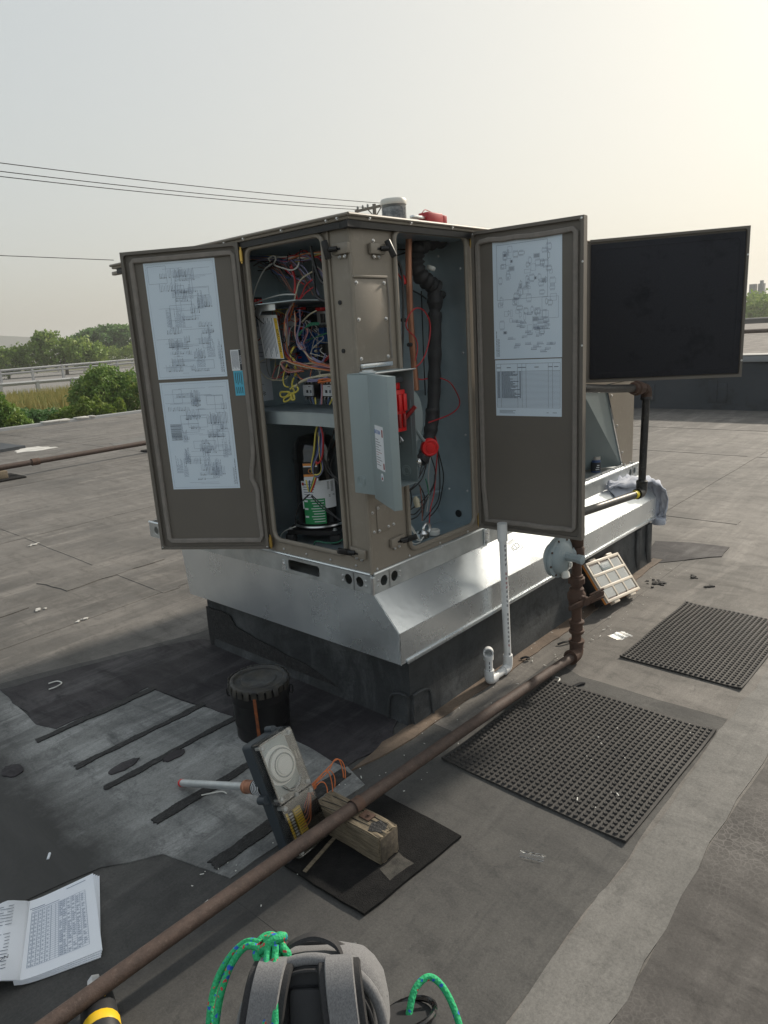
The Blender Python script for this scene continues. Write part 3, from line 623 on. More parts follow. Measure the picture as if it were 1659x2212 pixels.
# --- hinged doors: local x from hinge to free edge, y up, z out of the inner face
def door(hinge, outer, z0, z1, inner_n, gmat='gasket'):
    h = Vector((*hinge, z0)); ex = (Vector((*outer, z0)) - h); w = ex.length; ex.normalize()
    n = Vector((ex.y, -ex.x, 0));
    if n.dot(Vector((*inner_n, 0))) < 0: n = -n
    return frame(h, ex, (0, 0, 1), n), w, z1 - z0
def door_body(M, w, h, parent, sag=None):
    d = MB(M).box((0, 0, -.022), (w, h, -.018), .003).build('door', 'paint', parent)
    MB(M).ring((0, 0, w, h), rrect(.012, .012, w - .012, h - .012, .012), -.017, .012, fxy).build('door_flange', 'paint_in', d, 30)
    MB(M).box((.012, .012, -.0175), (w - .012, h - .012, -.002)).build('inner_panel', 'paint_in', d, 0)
    return d
def strip(M, path, wd, parent, closed=False, name='gasket', mt='gasket'):
    # flat foam strip with a rounded top along a path in the door plane
    P = [Vector((*p, 0)) for p in path]; n = len(P); vs, fs = [], []
    for i in range(n):
        t = (P[(i + 1) % n] - P[i - 1]) if closed else (P[min(n - 1, i + 1)] - P[max(0, i - 1)]); t.normalize(); s = Vector((-t.y, t.x, 0))
        for k, (o, z) in enumerate(((-.5, -.002), (-.5, .006), (-.3, .010), (.3, .010), (.5, .006), (.5, -.002))): vs.append(P[i] + s * (o * wd) + Vector((0, 0, z)))
    for i in range(n if closed else n - 1):
        j = (i + 1) % n
        for k in range(5): fs.append((i * 6 + k, i * 6 + k + 1, j * 6 + k + 1, j * 6 + k))
    MB(M).add(vs, fs).build(name, mt, parent)
def hinge_pin(p, parent, z):
    MB().cyl((p[0], p[1], z), (p[0], p[1], z + .04), .0075, 12).build('hinge', 'brass', parent); MB().cyl((p[0], p[1], z - .008), (p[0], p[1], z + .052), .004, 8).build('hinge_pin', 'brass', parent)
# left door
M, w, h = door((-.02, .569), (-.277, .988), .6454, 1.8702, (-1, -1))
d = door_body(M, w, h, U); d['label'] = 'left access door with two wiring diagrams and a sagging gasket'
lo, hi, le, ri = .036, h - .035, .026, w - .040
gp = [(le + .012, lo)] + [(le + .10 + .05 * i, lo + rng.uniform(-.0015, .0015)) for i in range(6)] + [(ri - .012, lo), (ri, lo + .012)] + [(ri, lo + .1 * i) for i in range(1, 12)] + [(ri, hi - .01), (ri - .01, hi), (le + .2, hi), (le + .01, hi), (le, hi - .01), (le, .75), (le - .002, .5), (le + .003, .4), (le + .016, .34), (le + .020, .305), (le + .008, .275), (le + .001, .25), (le + .004, .18), (le, .06)]
strip(M, gp, .02, d, True)
printed(M @ Matrix.Translation((.105, .725, -.002)), .30, .453, 'circuit', d, 11); printed(M @ Matrix.Translation((.104, .264, -.002)), .30, .448, 'circuit', d, 12)
lb = MB(M).box((.035, .745, -.0015), (.082, .827, -.0005)).build('notice_label', 'white_label', d); MB(M).box((.0365, .746, -.0004), (.047, .826, -.0001)).build('black_band', 'ink_dark', lb, 0)
for j in range(7): MB(M).box((.051 + j * .0042, .752 + (j % 3) * .004, -.0004), (.0525 + j * .0042, .822, -.0001)).build('print_line', 'ink', lb, 0)
text('notice_word', 'NOTICE', .0095, frame(M @ Vector((.042, .787, .0001)), M.to_3x3() @ Vector((0, -1, 0)), M.to_3x3() @ Vector((-1, 0, 0)), M.to_3x3() @ Vector((0, 0, 1))), 'white_label', lb)
cy = MB(M).box((.037, .646, -.0015), (.078, .744, -.0005)).build('info_label', 'cyan', d)
for j in range(4):
    MB(M).box((.045 + j * .008, .69 + (j % 2) * .006, -.0004), (.0475 + j * .008, .738, -.0001)).build('print_line', 'ink_dark', cy, 0)
    MB(M).box((.045 + j * .008, .655, -.0004), (.0475 + j * .008, .68, -.0001)).build('print_line', 'ink_dark', cy, 0)
hinge_pin((-.022, .557), d, 1.80); hinge_pin((-.022, .557), d, .655)
screws([M @ Vector((x, y, .0122)) for x, y in ((.008, .01), (w - .007, .01))], M.to_3x3() @ Vector((0, 0, 1)), d, .003, 'rivet')
# right door
M, w, h = door((.69, -.02), (.729, -.487), .6454, 1.8702, (-1, 0))
d = door_body(M, w, h, U); d['label'] = 'right access door with a component layout sheet above a parts table'
lo, hi, le, ri = .036, h - .042, .024, w - .034
gp = [(le + .012, lo)] + [(le + .1 + .05 * i, lo + rng.uniform(-.002, .002)) for i in range(6)] + [(ri - .012, lo), (ri, lo + .012)] + [(ri, lo + .1 * i) for i in range(1, 12)] + [(ri, hi - .012), (ri - .012, hi)] + [(ri - .06 * i, hi + rng.uniform(-.004, .004)) for i in range(1, 7)] + [(le + .012, hi), (le, hi - .012)] + [(le, hi - .1 * i) for i in range(1, 11)]
strip(M, gp, .02, d, True)
printed(M @ Matrix.Translation((.089, .724, -.002)), .291, .457, 'layout', d, 21); printed(M @ Matrix.Translation((.091, .494, -.002)), .288, .226, 'table', d, 22)
hinge_pin((.692, -.012), d, 1.82); hinge_pin((.692, -.012), d, .655)
screws([M @ Vector((x, y, .0122)) for x, y in ((.008, h - .01), (w - .009, h - .01), (w - .004, h - .16), (w - .004, h - .46))], M.to_3x3() @ Vector((0, 0, 1)), d, .0035, 'rivet')
# foam lined door
M, w, h = door((1.70, -.02), (2.03, -.685), 1.185, 1.89, (-1, 0))
d = door_body(M, w, h, U); d['label'] = 'short wide door lined with black acoustic foam'
MB(M).box((.018, .018, -.001), (w - .016, h - .022, .009), .004).build('foam_liner', 'foam_black', d)
strip(M, rrect(.04, .045, w - .04, h - .05, .02), .010, d, True, 'foam_seam', 'foam_black')
screws([M @ Vector((w - .005, y, .0122)) for y in (.08, h - .13)], M.to_3x3() @ Vector((0, 0, 1)), d, .004, 'rivet')

# ================================================================== inside: compressor and controls
cc = Vector((.235, .515, 0))
cp_ = MB().lathe([(.10, .70), (.104, .715), (.104, .72), (.098, .725), (.098, .98), (.100, .985), (.100, 1.0), (.097, 1.005), (.096, 1.04), (.088, 1.07), (.066, 1.092), (.03, 1.10)], cc, (0, 0, 1), 40).build('compressor', 'black_gloss', U)
cp_['label'] = 'black compressor with white and green labels'
MB().prism([(cc.x + .16 * math.cos(a) * (1.0 if k % 2 else .78), cc.y + .16 * math.sin(a) * (1.0 if k % 2 else .78)) for k, a in enumerate([R_(25 + 45 * q) for q in range(8)])], .682, .700, fxy).build('mounting_plate', 'black', cp_)
MB().tube([(cc.x + .112 * math.cos(a), cc.y + .112 * math.sin(a), .712) for a in [k * .1571 for k in range(40)]], .006, 6, closed=True).build('crankcase_heater', 'steel', cp_)
for k in range(4):
    a = R_(70 + 90 * k); p = (cc.x + .145 * math.cos(a), cc.y + .145 * math.sin(a)); MB().lathe([(.022, .642), (.026, .66), (.022, .68)], (*p, 0), (0, 0, 1), 14).build('grommet', 'rubber', cp_); screws([(*p, .70)], (0, 0, 1), cp_, .009, 'bolt')
def curved(a0, a1, z0, z1, m, name, parent, r=.0988, n=12):
    vs = []; 
    for k in range(n + 1):
        a = R_(a0 + (a1 - a0) * k / n)
        for z in (z0, z1): vs.append((cc.x + r * math.cos(a), cc.y + r * math.sin(a), z))
    return MB().add(vs, [(2 * k, 2 * k + 2, 2 * k + 3, 2 * k + 1) for k in range(n)]).build(name, m, parent, 0)
A0 = 226
la = curved(A0 - 44, A0 + 48, .79, .912, 'white_label', 'data_label', cp_)
gl = curved(A0 - 40, A0 + 16, .715, .835, 'green_label', 'warning_label', cp_, .0993)
for j in range(9):
    z = .825 - j * .0115
    curved(A0 - 20 + (j % 3) * 3, A0 + 13, z, z + .003, 'white_label', 'print_line', gl, .0997, 4)
    if j % 3 == 0: curved(A0 - 38, A0 - 28, z - .004, z + .004, 'white_label', 'pictogram', gl, .0997, 3)
for j in range(6): curved(A0 - 40 + j, A0 - 5 - j * 2, .896 - j * .011, .899 - j * .011, 'ink', 'print_line', la, .0993, 4)
for j in range(9):
    curved(A0 + 24, A0 + 30, .872 + j * .004, .8735 + j * .004, 'ink_dark', 'barcode', la, .0993, 2); curved(A0 + 34, A0 + 42, .862 + j * .005, .864 + j * .005, 'ink_dark', 'barcode', la, .0993, 2)
curved(A0 - 42, A0 - 35, .893, .906, 'red_dark', 'round_logo', la, .0994, 5); 
def on_comp(a, z, r=.0996):
    a = R_(a); n = Vector((math.cos(a), math.sin(a), 0)); return frame(cc + n * r + Vector((0, 0, z)), Vector((-n.y, n.x, 0)), (0, 0, 1), n)
text('logo_letters', 'LG', .013, on_comp(A0 - 28, .899), 'ink', la); text('mark', 'CE', .009, on_comp(A0 + 41, .845), 'ink_dark', la); text('mark', 'UK\nCA', .006, on_comp(A0 + 29, .843), 'ink_dark', la)
tb = MB(on_comp(A0 - 12, .955, .1)).box((-.033, -.04, -.02), (.033, .04, .012), .004).build('terminal_box', 'black', cp_)
Mt = on_comp(A0 - 12, .955, .1125)
for z0, z1, m in ((.026, .036, 'orange'), (-.02, -.010, 'orange'), (-.040, -.024, 'white_label')): MB(Mt).box((-.031, z0, 0), (.031, z1, .0006)).build('sticker', m, tb)
for z in (.021, -.0255): MB(Mt).box((-.03, z, 0), (.03, z + .005, .0006)).build('sticker', 'white_label', tb)
MB(Mt).tube([(.009 * math.cos(a), .004 + .009 * math.sin(a), .001) for a in [k * .35 for k in range(18)]], .0012, 6, closed=True).build('ring_mark', 'orange', tb)
MB().tube(crv([(cc.x + .08, cc.y - .03, 1.05), (cc.x + .12, cc.y - .08, 1.06), (cc.x + .13, cc.y - .16, 1.05)], 5), .011, 10).build('suction_pipe', 'copper', cp_)
MB().lathe([(.05, .6405), (.045, .645), (.012, .648)], (.07, .40, 0), (0, 0, 1), 20).build('drain_dish', 'chrome', U); MB().lathe([(.04, .6405), (.035, .645), (.01, .648)], (.06, .55, 0), (0, 0, 1), 20).build('drain_dish', 'chrome', U); MB().lathe([(.03, .6405), (.02, .646)], (.13, .26, 0), (0, 0, 1), 20).build('drain_dish', 'chrome', U)

def contactor(y0, y1, z0, z1, x=.2):
    c = MB().box((x, y0, z0), (.2985, y1, z1), .003).build('contactor', 'black', U); ym, zm = (y0 + y1) / 2, (z0 + z1) / 2; W = y1 - y0
    f = MB().box((x - .012, y0 + .004, z0 + .014), (x - .0005, y1 - .004, z1 - .010), .003).build('face_plate', 'white_label', c)
    MB().box((x - .0128, ym - .006, zm - .008), (x - .0121, ym + .006, zm + .004)).build('window', 'ink_dark', f, 0); MB().box((x - .0128, y0 + .007, zm - .008), (x - .0121, y0 + .016, zm + .004)).build('code_print', 'ink', f, 0)
    MB().box((x - .0128, y0 + .01, z1 - .018), (x - .0121, y0 + .024, z1 - .0155)).build('maker_print', 'ink_dark', f, 0)
    for q in range(3):
        y = y0 + W * (.2 + .3 * q); MB().box((x - .006, y - .004, z0 - .002), (x, y + .004, z0 + .01), .001).build('terminal', 'steel', c); MB().box((x - .006, y - .004, z1 - .006), (x, y + .004, z1 + .004), .001).build('terminal', 'steel', c)
contactor(.448, .512, 1.252, 1.322); contactor(.333, .400, 1.253, 1.322)
rl = MB().box((.20, .455, 1.545), (.2985, .502, 1.62), .003).build('relay_board', 'black', U)
for q in range(2):
    y = .466 + q * .024
    for z in (1.560, 1.575, 1.59): MB().cyl((.19, y, z), (.20, y, z), .005, 8).build('fuse_clip', 'chrome', rl)
for z0 in (1.535, 1.612): MB().box((.185, .458, z0), (.20, .50, z0 + .010), .002).build('red_tab', 'red', rl)
MB().box((.17, .505, 1.553), (.1725, .558, 1.583)).build('wire_tag', 'white_label', U, 0)
tf = MB().box((.2, .343, 1.548), (.2985, .40, 1.60), .003).build('transformer', 'galv_dull', U); MB().box((.192, .352, 1.555), (.20, .372, 1.59), .002).build('coil', 'black', tf); MB().box((.19, .365, 1.601), (.22, .395, 1.614), .002).build('red_tab', 'red', tf)
MB().box((.18, .34, 1.537), (.2985, .405, 1.5475), .001).build('bracket', 'black', tf)
bd = MB().box((.27, .44, 1.40), (.2985, .62, 1.62), .002).build('control_board', 'blue', U)
for q in range(14):
    y, z = rng.uniform(.45, .6), rng.uniform(1.41, 1.61); MB().box((.255, y, z), (.2695, y + rng.uniform(.006, .014), z + rng.uniform(.006, .016)), .001).build('component', rng.choice(('black', 'red', 'white_label', 'black', 'galv_dull')), bd)
tk = MB().box((.2, .335, 1.42), (.2985, .40, 1.475), .002).build('terminal_block', 'black', U)
for q in range(3):
    z = 1.43 + q * .017; MB().cyl((.19, .37, z), (.19, .40, z), .005, 8).build('crimp', 'chrome', tk); MB().cyl((.19, .40, z), (.19, .415, z), .0055, 8).build('sleeve', 'w_cream', tk)
MB().box((.2, .41, 1.37), (.2985, .47, 1.425), .004).build('relay', 'black', U)
ts = MB().box((.06, .655, 1.642), (.14, .705, 1.675), .003).build('terminal_strip', 'black', U)
for q in range(5): MB().box((.07 + q * .014, .65, 1.65), (.078 + q * .014, .66, 1.668), .001).build('red_tab', 'red', ts)
# wiring sheet on the inner left wall, caution tag hanging in front
Mw = frame((.012, .7335, 1.245), (1, 0, 0), (0, 0, 1), (0, -1, 0))
ws = MB(Mw).box((0, 0, 0), (.20, .315, .0008)).build('wiring_sheet', 'paper', U)
for j in range(46):
    if j % 9 < 7: MB(Mw).box((.015, .06 + j * .0054, .0009), (.06 + rng.uniform(0, .12), .0618 + j * .0054, .0012)).build('print_line', 'ink', ws, 0)
for q, ch in enumerate('*+*'):
    text('emblem', ch, .05, Mw @ Matrix.Translation((.06 + q * .045, .022, .001)), 'ink_dark', ws)
Mc = frame((.05, .513, 1.60), Vector((.02, .109, .008)), Vector((.0, -.024, .17)), Vector((-1, .18, 0)))
Mc = frame((.06, .600, 1.602), (.10, -1, -.06), (-.0, .13, 1), (-1, -.1, 0))
ct = MB(Mc).box((0, -.172, 0), (.109, 0, .0012)).build('caution_tag', 'white_label', U); ct['label'] = 'white caution tag with yellow edge hanging on a zip tie'
MB(Mc).box((.090, -.170, .0013), (.107, -.012, .0016)).build('yellow_band', 'yellow', ct, 0)
text('caution_word', 'CAUTION', .0175, Mc @ Matrix.Translation((.0985, -.10, .0017)) @ Matrix.Rotation(-math.pi / 2, 4, 'Z'), 'ink_dark', ct, squeeze=1.15)
text('warning_sign', '!', .016, Mc @ Matrix.Translation((.0985, -.028, .0017)) @ Matrix.Rotation(-math.pi / 2, 4, 'Z'), 'ink_dark', ct)
for j in range(10): MB(Mc).box((.010 + j * .0075, -.165 + (j % 4) * .012, .0013), (.0125 + j * .0075, -.012 - (j % 3) * .01, .0016)).build('print_line', 'ink', ct, 0)
MB().tube(crv([(.045, .575, 1.60), (.03, .567, 1.625), (.025, .57, 1.60), (.045, .545, 1.565)], 5), .0022, 6).build('zip_tie', 'black', ct)

# --- wires, pipes and hose
WIRES = [
 ('topbundle',0.0028,24,[(0.12,0.686,1.827),(0.12,0.547,1.815),(0.12,0.472,1.801),(0.12,0.407,1.797),(0.12,0.352,1.797),(0.12,0.247,1.799)]),
 ('topbundle',0.0025,6,[(0.08,0.265,1.758),(0.08,0.246,1.745),(0.08,0.222,1.726),(0.08,0.205,1.696)]),
 ('white',0.003,1,[(0.09,0.504,1.792),(0.09,0.566,1.771),(0.09,0.627,1.71),(0.09,0.652,1.665),(0.09,0.641,1.652),(0.09,0.569,1.662),(0.09,0.474,1.67),(0.09,0.395,1.665)]),
 ('white',0.003,1,[(0.09,0.523,1.8),(0.09,0.53,1.812),(0.09,0.5,1.818),(0.09,0.488,1.805),(0.09,0.5,1.785),(0.09,0.442,1.765),(0.09,0.401,1.755),(0.09,0.368,1.763),(0.09,0.357,1.779)]),
 ('red',0.004,2,[(0.1,0.415,1.774),(0.1,0.401,1.743),(0.1,0.395,1.714),(0.1,0.401,1.676),(0.1,0.396,1.643)]),
 ('cream',0.003,1,[(0.09,0.287,1.738),(0.09,0.338,1.723),(0.09,0.367,1.705),(0.09,0.385,1.675),(0.09,0.403,1.641)]),
 ('red',0.003,1,[(0.1,0.297,1.713),(0.1,0.339,1.694),(0.1,0.365,1.664),(0.1,0.392,1.64)]),
 ('red',0.003,1,[(0.1,0.296,1.685),(0.1,0.347,1.666),(0.1,0.387,1.64)]),
 ('black',0.007,1,[(0.06,0.253,1.822),(0.06,0.243,1.766),(0.06,0.22,1.708),(0.06,0.186,1.678)]),
 ('black',0.006,1,[(0.06,0.247,1.802),(0.06,0.249,1.733),(0.06,0.25,1.678),(0.06,0.244,1.649),(0.06,0.221,1.633),(0.06,0.188,1.624)]),
 ('harness',0.0025,11,[(0.1,0.415,1.639),(0.1,0.437,1.616),(0.1,0.459,1.591),(0.1,0.473,1.561),(0.1,0.482,1.515),(0.1,0.487,1.466),(0.1,0.482,1.428),(0.1,0.447,1.406),(0.1,0.397,1.392),(0.1,0.323,1.394),(0.1,0.234,1.393)]),
 ('harness',0.0025,4,[(0.08,0.38,1.381),(0.08,0.457,1.379),(0.08,0.497,1.399),(0.08,0.476,1.414),(0.08,0.415,1.403),(0.08,0.324,1.39),(0.08,0.211,1.376)]),
 ('harness',0.0025,4,[(0.08,0.388,1.599),(0.08,0.389,1.557),(0.08,0.404,1.519),(0.08,0.395,1.482),(0.08,0.362,1.451),(0.08,0.33,1.42),(0.08,0.278,1.404),(0.08,0.214,1.388)]),
 ('lav',0.0025,2,[(0.08,0.365,1.606),(0.08,0.367,1.556),(0.08,0.392,1.506),(0.08,0.379,1.463),(0.08,0.351,1.463),(0.08,0.377,1.482)]),
 ('pink',0.0025,1,[(0.08,0.355,1.543),(0.08,0.333,1.533),(0.08,0.331,1.518),(0.08,0.358,1.481),(0.08,0.352,1.457)]),
 ('cream',0.003,1,[(0.1,0.293,1.598),(0.1,0.335,1.586),(0.1,0.379,1.562)]),
 ('green',0.003,2,[(0.08,0.26,1.55),(0.08,0.314,1.547),(0.08,0.352,1.531),(0.08,0.386,1.512)]),
 ('green',0.003,1,[(0.12,0.263,1.514),(0.12,0.326,1.502),(0.12,0.402,1.487)]),
 ('yellow',0.003,3,[(0.1,0.433,1.47),(0.1,0.462,1.437),(0.1,0.446,1.409),(0.1,0.447,1.368),(0.1,0.477,1.327),(0.1,0.463,1.289),(0.1,0.486,1.263)]),
 ('yellow',0.003,1,[(0.08,0.462,1.407),(0.08,0.486,1.376),(0.08,0.5,1.345),(0.08,0.494,1.319),(0.08,0.471,1.313)]),
 ('cream',0.0035,3,[(0.08,0.209,1.361),(0.08,0.283,1.359),(0.08,0.338,1.35),(0.08,0.391,1.335),(0.08,0.428,1.31)]),
 ('orange',0.0035,4,[(0.08,0.211,1.341),(0.08,0.25,1.341),(0.08,0.286,1.333)]),
 ('lav',0.003,3,[(0.08,0.349,1.341),(0.08,0.303,1.339),(0.08,0.24,1.35)]),
 ('lav',0.003,2,[(0.08,0.239,1.435),(0.08,0.26,1.409),(0.08,0.286,1.407),(0.08,0.32,1.426)]),
 ('red',0.003,2,[(0.09,0.224,1.434),(0.09,0.247,1.42),(0.09,0.276,1.4),(0.09,0.225,1.387)]),
 ('yellow',0.004,1,[(0.08,0.467,1.294),(0.08,0.522,1.292),(0.08,0.519,1.273),(0.08,0.475,1.277),(0.08,0.452,1.291)]),
 ('yellow',0.004,1,[(0.08,0.465,1.291),(0.08,0.504,1.266),(0.08,0.505,1.254),(0.08,0.472,1.263),(0.08,0.453,1.284)]),
 ('yellow',0.004,1,[(0.08,0.458,1.288),(0.08,0.456,1.263),(0.08,0.44,1.267),(0.08,0.447,1.291)]),
 ('yellow',0.004,1,[(0.08,0.453,1.288),(0.08,0.425,1.295),(0.08,0.413,1.308),(0.08,0.433,1.319),(0.08,0.461,1.305)]),
 ('black',0.003,1,[(0.1,0.378,1.273),(0.1,0.361,1.245)]),
 ('blue',0.003,1,[(0.1,0.36,1.273),(0.1,0.351,1.245)]),
 ('yellow',0.003,1,[(0.1,0.34,1.271),(0.1,0.34,1.244)]),
 ('lav',0.003,1,[(0.1,0.299,1.324),(0.1,0.302,1.283),(0.1,0.314,1.244)]),
 ('pink',0.003,1,[(0.1,0.292,1.324),(0.1,0.299,1.284),(0.1,0.306,1.245)]),
 ('black',0.003,1,[(0.1,0.281,1.27),(0.1,0.279,1.245)]),
 ('blue',0.003,1,[(0.1,0.262,1.271),(0.1,0.272,1.245)]),
 ('yellow',0.003,1,[(0.1,0.24,1.271),(0.1,0.262,1.245)]),
 ('yellow',0.0035,1,[(0.07,0.297,1.179),(0.07,0.322,1.137),(0.07,0.342,1.06),(0.07,0.363,0.998),(0.07,0.352,0.968),(0.07,0.322,0.97),(0.07,0.303,0.996),(0.07,0.308,1.055),(0.07,0.305,1.138)]),
 ('black',0.0035,1,[(0.07,0.292,1.179),(0.07,0.312,1.137),(0.07,0.332,1.06),(0.07,0.359,0.998),(0.07,0.35,0.966),(0.07,0.323,0.967),(0.07,0.3,0.996),(0.07,0.304,1.055),(0.07,0.295,1.138)]),
 ('blue',0.0035,1,[(0.07,0.287,1.179),(0.07,0.302,1.138),(0.07,0.322,1.061),(0.07,0.355,0.999),(0.07,0.349,0.964),(0.07,0.323,0.964),(0.07,0.297,0.996),(0.07,0.3,1.055),(0.07,0.285,1.139)]),
 ('lav',0.0035,1,[(0.07,0.284,1.179),(0.07,0.295,1.138),(0.07,0.314,1.061),(0.07,0.351,0.999),(0.07,0.347,0.962),(0.07,0.323,0.962),(0.07,0.294,0.996),(0.07,0.297,1.055),(0.07,0.277,1.139)]),
 ('black',0.0035,1,[(0.07,0.28,1.18),(0.07,0.287,1.139),(0.07,0.306,1.062),(0.07,0.348,0.999),(0.07,0.346,0.961),(0.07,0.324,0.96),(0.07,0.292,0.997),(0.07,0.294,1.056),(0.07,0.27,1.139)]),
 ('red',0.004,1,[(0.06,0.291,1.18),(0.06,0.272,1.141),(0.06,0.277,1.072),(0.06,0.295,1.029),(0.06,0.316,1.016),(0.06,0.323,1.024)]),
 ('yellow',0.0035,1,[(0.07,0.344,0.96),(0.07,0.363,0.926),(0.07,0.383,0.892)]),
 ('red',0.0035,1,[(0.07,0.339,0.957),(0.07,0.359,0.92),(0.07,0.378,0.892)]),
 ('green',0.0035,1,[(0.07,0.349,0.96),(0.07,0.375,0.914),(0.07,0.386,0.892)]),
 ('yellow',0.0035,1,[(0.08,0.415,0.936),(0.08,0.41,0.909),(0.08,0.403,0.888)]),
 ('blue',0.0035,1,[(0.08,0.394,0.936),(0.08,0.4,0.888)]),
 ('black',0.0025,1,[(0.07,0.39,0.88),(0.07,0.461,0.824),(0.07,0.491,0.764),(0.07,0.496,0.729)]),
 ('black',0.0025,1,[(0.07,0.396,0.878),(0.07,0.449,0.837),(0.07,0.483,0.784)]),
 ('black',0.0025,1,[(0.06,0.369,0.877),(0.06,0.308,0.834),(0.06,0.194,0.791)]),
 ('black',0.0025,1,[(0.06,0.364,0.88),(0.06,0.292,0.839),(0.06,0.213,0.795)]),
 ('black',0.003,1,[(0.06,0.196,1.171),(0.06,0.245,1.074),(0.06,0.256,1.025),(0.06,0.236,0.982),(0.06,0.186,0.955)]),
 ('black',0.003,1,[(0.07,0.202,1.082),(0.07,0.241,1.032),(0.07,0.251,0.989),(0.07,0.234,0.963),(0.07,0.202,0.928)]),
 ('black',0.003,1,[(0.07,0.289,1.042),(0.07,0.275,0.994),(0.07,0.239,0.963),(0.07,0.201,0.938)]),
 ('green',0.0025,1,[(0.05,0.369,0.67),(0.05,0.35,0.691),(0.05,0.288,0.693),(0.05,0.222,0.707),(0.05,0.176,0.735)]),
 ('white',0.002,1,[(0.06,0.484,0.733),(0.06,0.556,0.704),(0.06,0.585,0.681),(0.06,0.591,0.656)]),
 ('red',0.0028,1,[(0.378,0.05,1.388),(0.397,0.05,1.437),(0.385,0.05,1.476),(0.344,0.05,1.505),(0.333,0.05,1.528),(0.354,0.05,1.561),(0.387,0.05,1.583),(0.421,0.05,1.586),(0.455,0.05,1.57),(0.481,0.05,1.531),(0.478,0.05,1.48),(0.45,0.05,1.419),(0.415,0.05,1.381),(0.379,0.05,1.364)]),
 ('red',0.0028,1,[(0.428,0.09,1.317),(0.46,0.09,1.309),(0.5,0.09,1.309)]),
 ('red',0.0028,1,[(0.549,0.06,1.307),(0.618,0.06,1.28),(0.672,0.06,1.215),(0.67,0.06,1.177),(0.603,0.06,1.15),(0.456,0.06,1.135)]),
 ('black',0.006,1,[(0.28,0.05,1.771),(0.315,0.05,1.74),(0.326,0.05,1.694),(0.323,0.05,1.621),(0.314,0.05,1.509),(0.302,0.05,1.435),(0.296,0.05,1.37)]),
 ('black',0.003,1,[(0.41,0.15,1.75),(0.411,0.15,1.628),(0.411,0.15,1.471),(0.411,0.15,1.368)]),
 ('black',0.003,1,[(0.612,0.19,1.662),(0.61,0.19,1.547),(0.608,0.19,1.38),(0.607,0.19,1.229)]),
 ('black',0.003,1,[(0.427,0.15,1.814),(0.477,0.15,1.816)]),
 ('black',0.003,1,[(0.419,0.15,1.791),(0.476,0.15,1.805)]),
 ('black',0.0035,1,[(0.463,0.12,1.66),(0.523,0.12,1.64),(0.554,0.12,1.625)]),
 ('red',0.003,1,[(0.365,0.12,1.738),(0.395,0.12,1.709),(0.424,0.12,1.683)]),
 ('copper',0.0105,1,[(0.438,0.1,1.86),(0.429,0.1,1.775),(0.424,0.1,1.662),(0.423,0.1,1.566),(0.426,0.1,1.469),(0.431,0.1,1.365),(0.436,0.1,1.268)]),
 ('hose',0.026,1,[(0.673,0.12,1.86),(0.59,0.12,1.844),(0.517,0.12,1.822),(0.501,0.12,1.787),(0.502,0.12,1.749),(0.528,0.12,1.711),(0.579,0.12,1.688),(0.618,0.12,1.668)]),
 ('hose',0.0235,1,[(0.595,0.11,1.571),(0.588,0.11,1.462),(0.576,0.11,1.338),(0.565,0.11,1.234),(0.542,0.11,1.109)]),
 ('hose',0.0235,1,[(0.539,0.1,1.183),(0.529,0.1,1.125),(0.509,0.1,1.068),(0.475,0.1,1.002),(0.444,0.1,0.971)]),
 ('black',0.003,1,[(0.471,0.07,0.996),(0.499,0.07,0.931),(0.488,0.07,0.873),(0.421,0.07,0.822),(0.307,0.07,0.791)]),
 ('black',0.003,1,[(0.519,0.07,1.028),(0.53,0.07,0.905),(0.516,0.07,0.805),(0.454,0.07,0.757),(0.407,0.07,0.731)]),
 ('black',0.003,1,[(0.524,0.07,1.008),(0.556,0.07,0.901),(0.537,0.07,0.822),(0.507,0.07,0.766),(0.446,0.07,0.735)]),
 ('red',0.0028,1,[(0.508,0.07,1.069),(0.522,0.07,1.028),(0.51,0.07,0.95),(0.485,0.07,0.832),(0.459,0.07,0.777),(0.445,0.07,0.718),(0.453,0.07,0.696)]),
 ('black',0.003,1,[(0.413,0.07,0.967),(0.397,0.07,0.93)]),
 ('black',0.003,1,[(0.451,0.07,0.98),(0.408,0.07,0.908),(0.326,0.07,0.873)]),
 ('black',0.003,1,[(0.437,0.07,0.962),(0.364,0.07,0.897),(0.314,0.07,0.876)]),
 ('grey',0.003,1,[(0.471,0.07,0.988),(0.453,0.07,0.92),(0.45,0.07,0.84),(0.432,0.07,0.762)]),
 ('black',0.003,1,[(0.388,0.07,0.888),(0.421,0.07,0.826),(0.402,0.07,0.749)]),
 ('brown',0.003,1,[(0.394,0.07,0.883),(0.401,0.07,0.81),(0.398,0.07,0.73)]),
 ('black',0.003,1,[(0.32,0.07,0.875),(0.322,0.07,0.827),(0.313,0.07,0.782)]),
 ('black',0.003,1,[(0.307,0.07,0.783),(0.354,0.07,0.772),(0.419,0.07,0.806),(0.48,0.07,0.854),(0.497,0.07,0.911)]),
 ('black',0.003,1,[(0.304,0.07,0.756),(0.372,0.07,0.76),(0.439,0.07,0.818)]),
 ('green',0.003,1,[(0.433,0.07,0.904),(0.446,0.07,0.861),(0.449,0.07,0.816)]),
 ('black',0.003,1,[(0.332,0.07,0.872),(0.335,0.07,0.832),(0.319,0.07,0.788)]),
 ('white',0.0028,1,[(0.269,0.04,0.764),(0.306,0.04,0.704),(0.343,0.04,0.666)]),
 ('white',0.0028,1,[(0.271,0.04,0.713),(0.31,0.04,0.679),(0.343,0.04,0.662)]),
 ('white',0.0028,1,[(0.291,0.04,0.739),(0.323,0.04,0.691),(0.34,0.04,0.667)]),
 ('white',0.0028,1,[(0.274,0.04,0.68),(0.309,0.04,0.659),(0.342,0.04,0.658)]),
 ('white',0.0028,1,[(0.405,0.04,0.695),(0.372,0.04,0.679),(0.346,0.04,0.662)]),
]

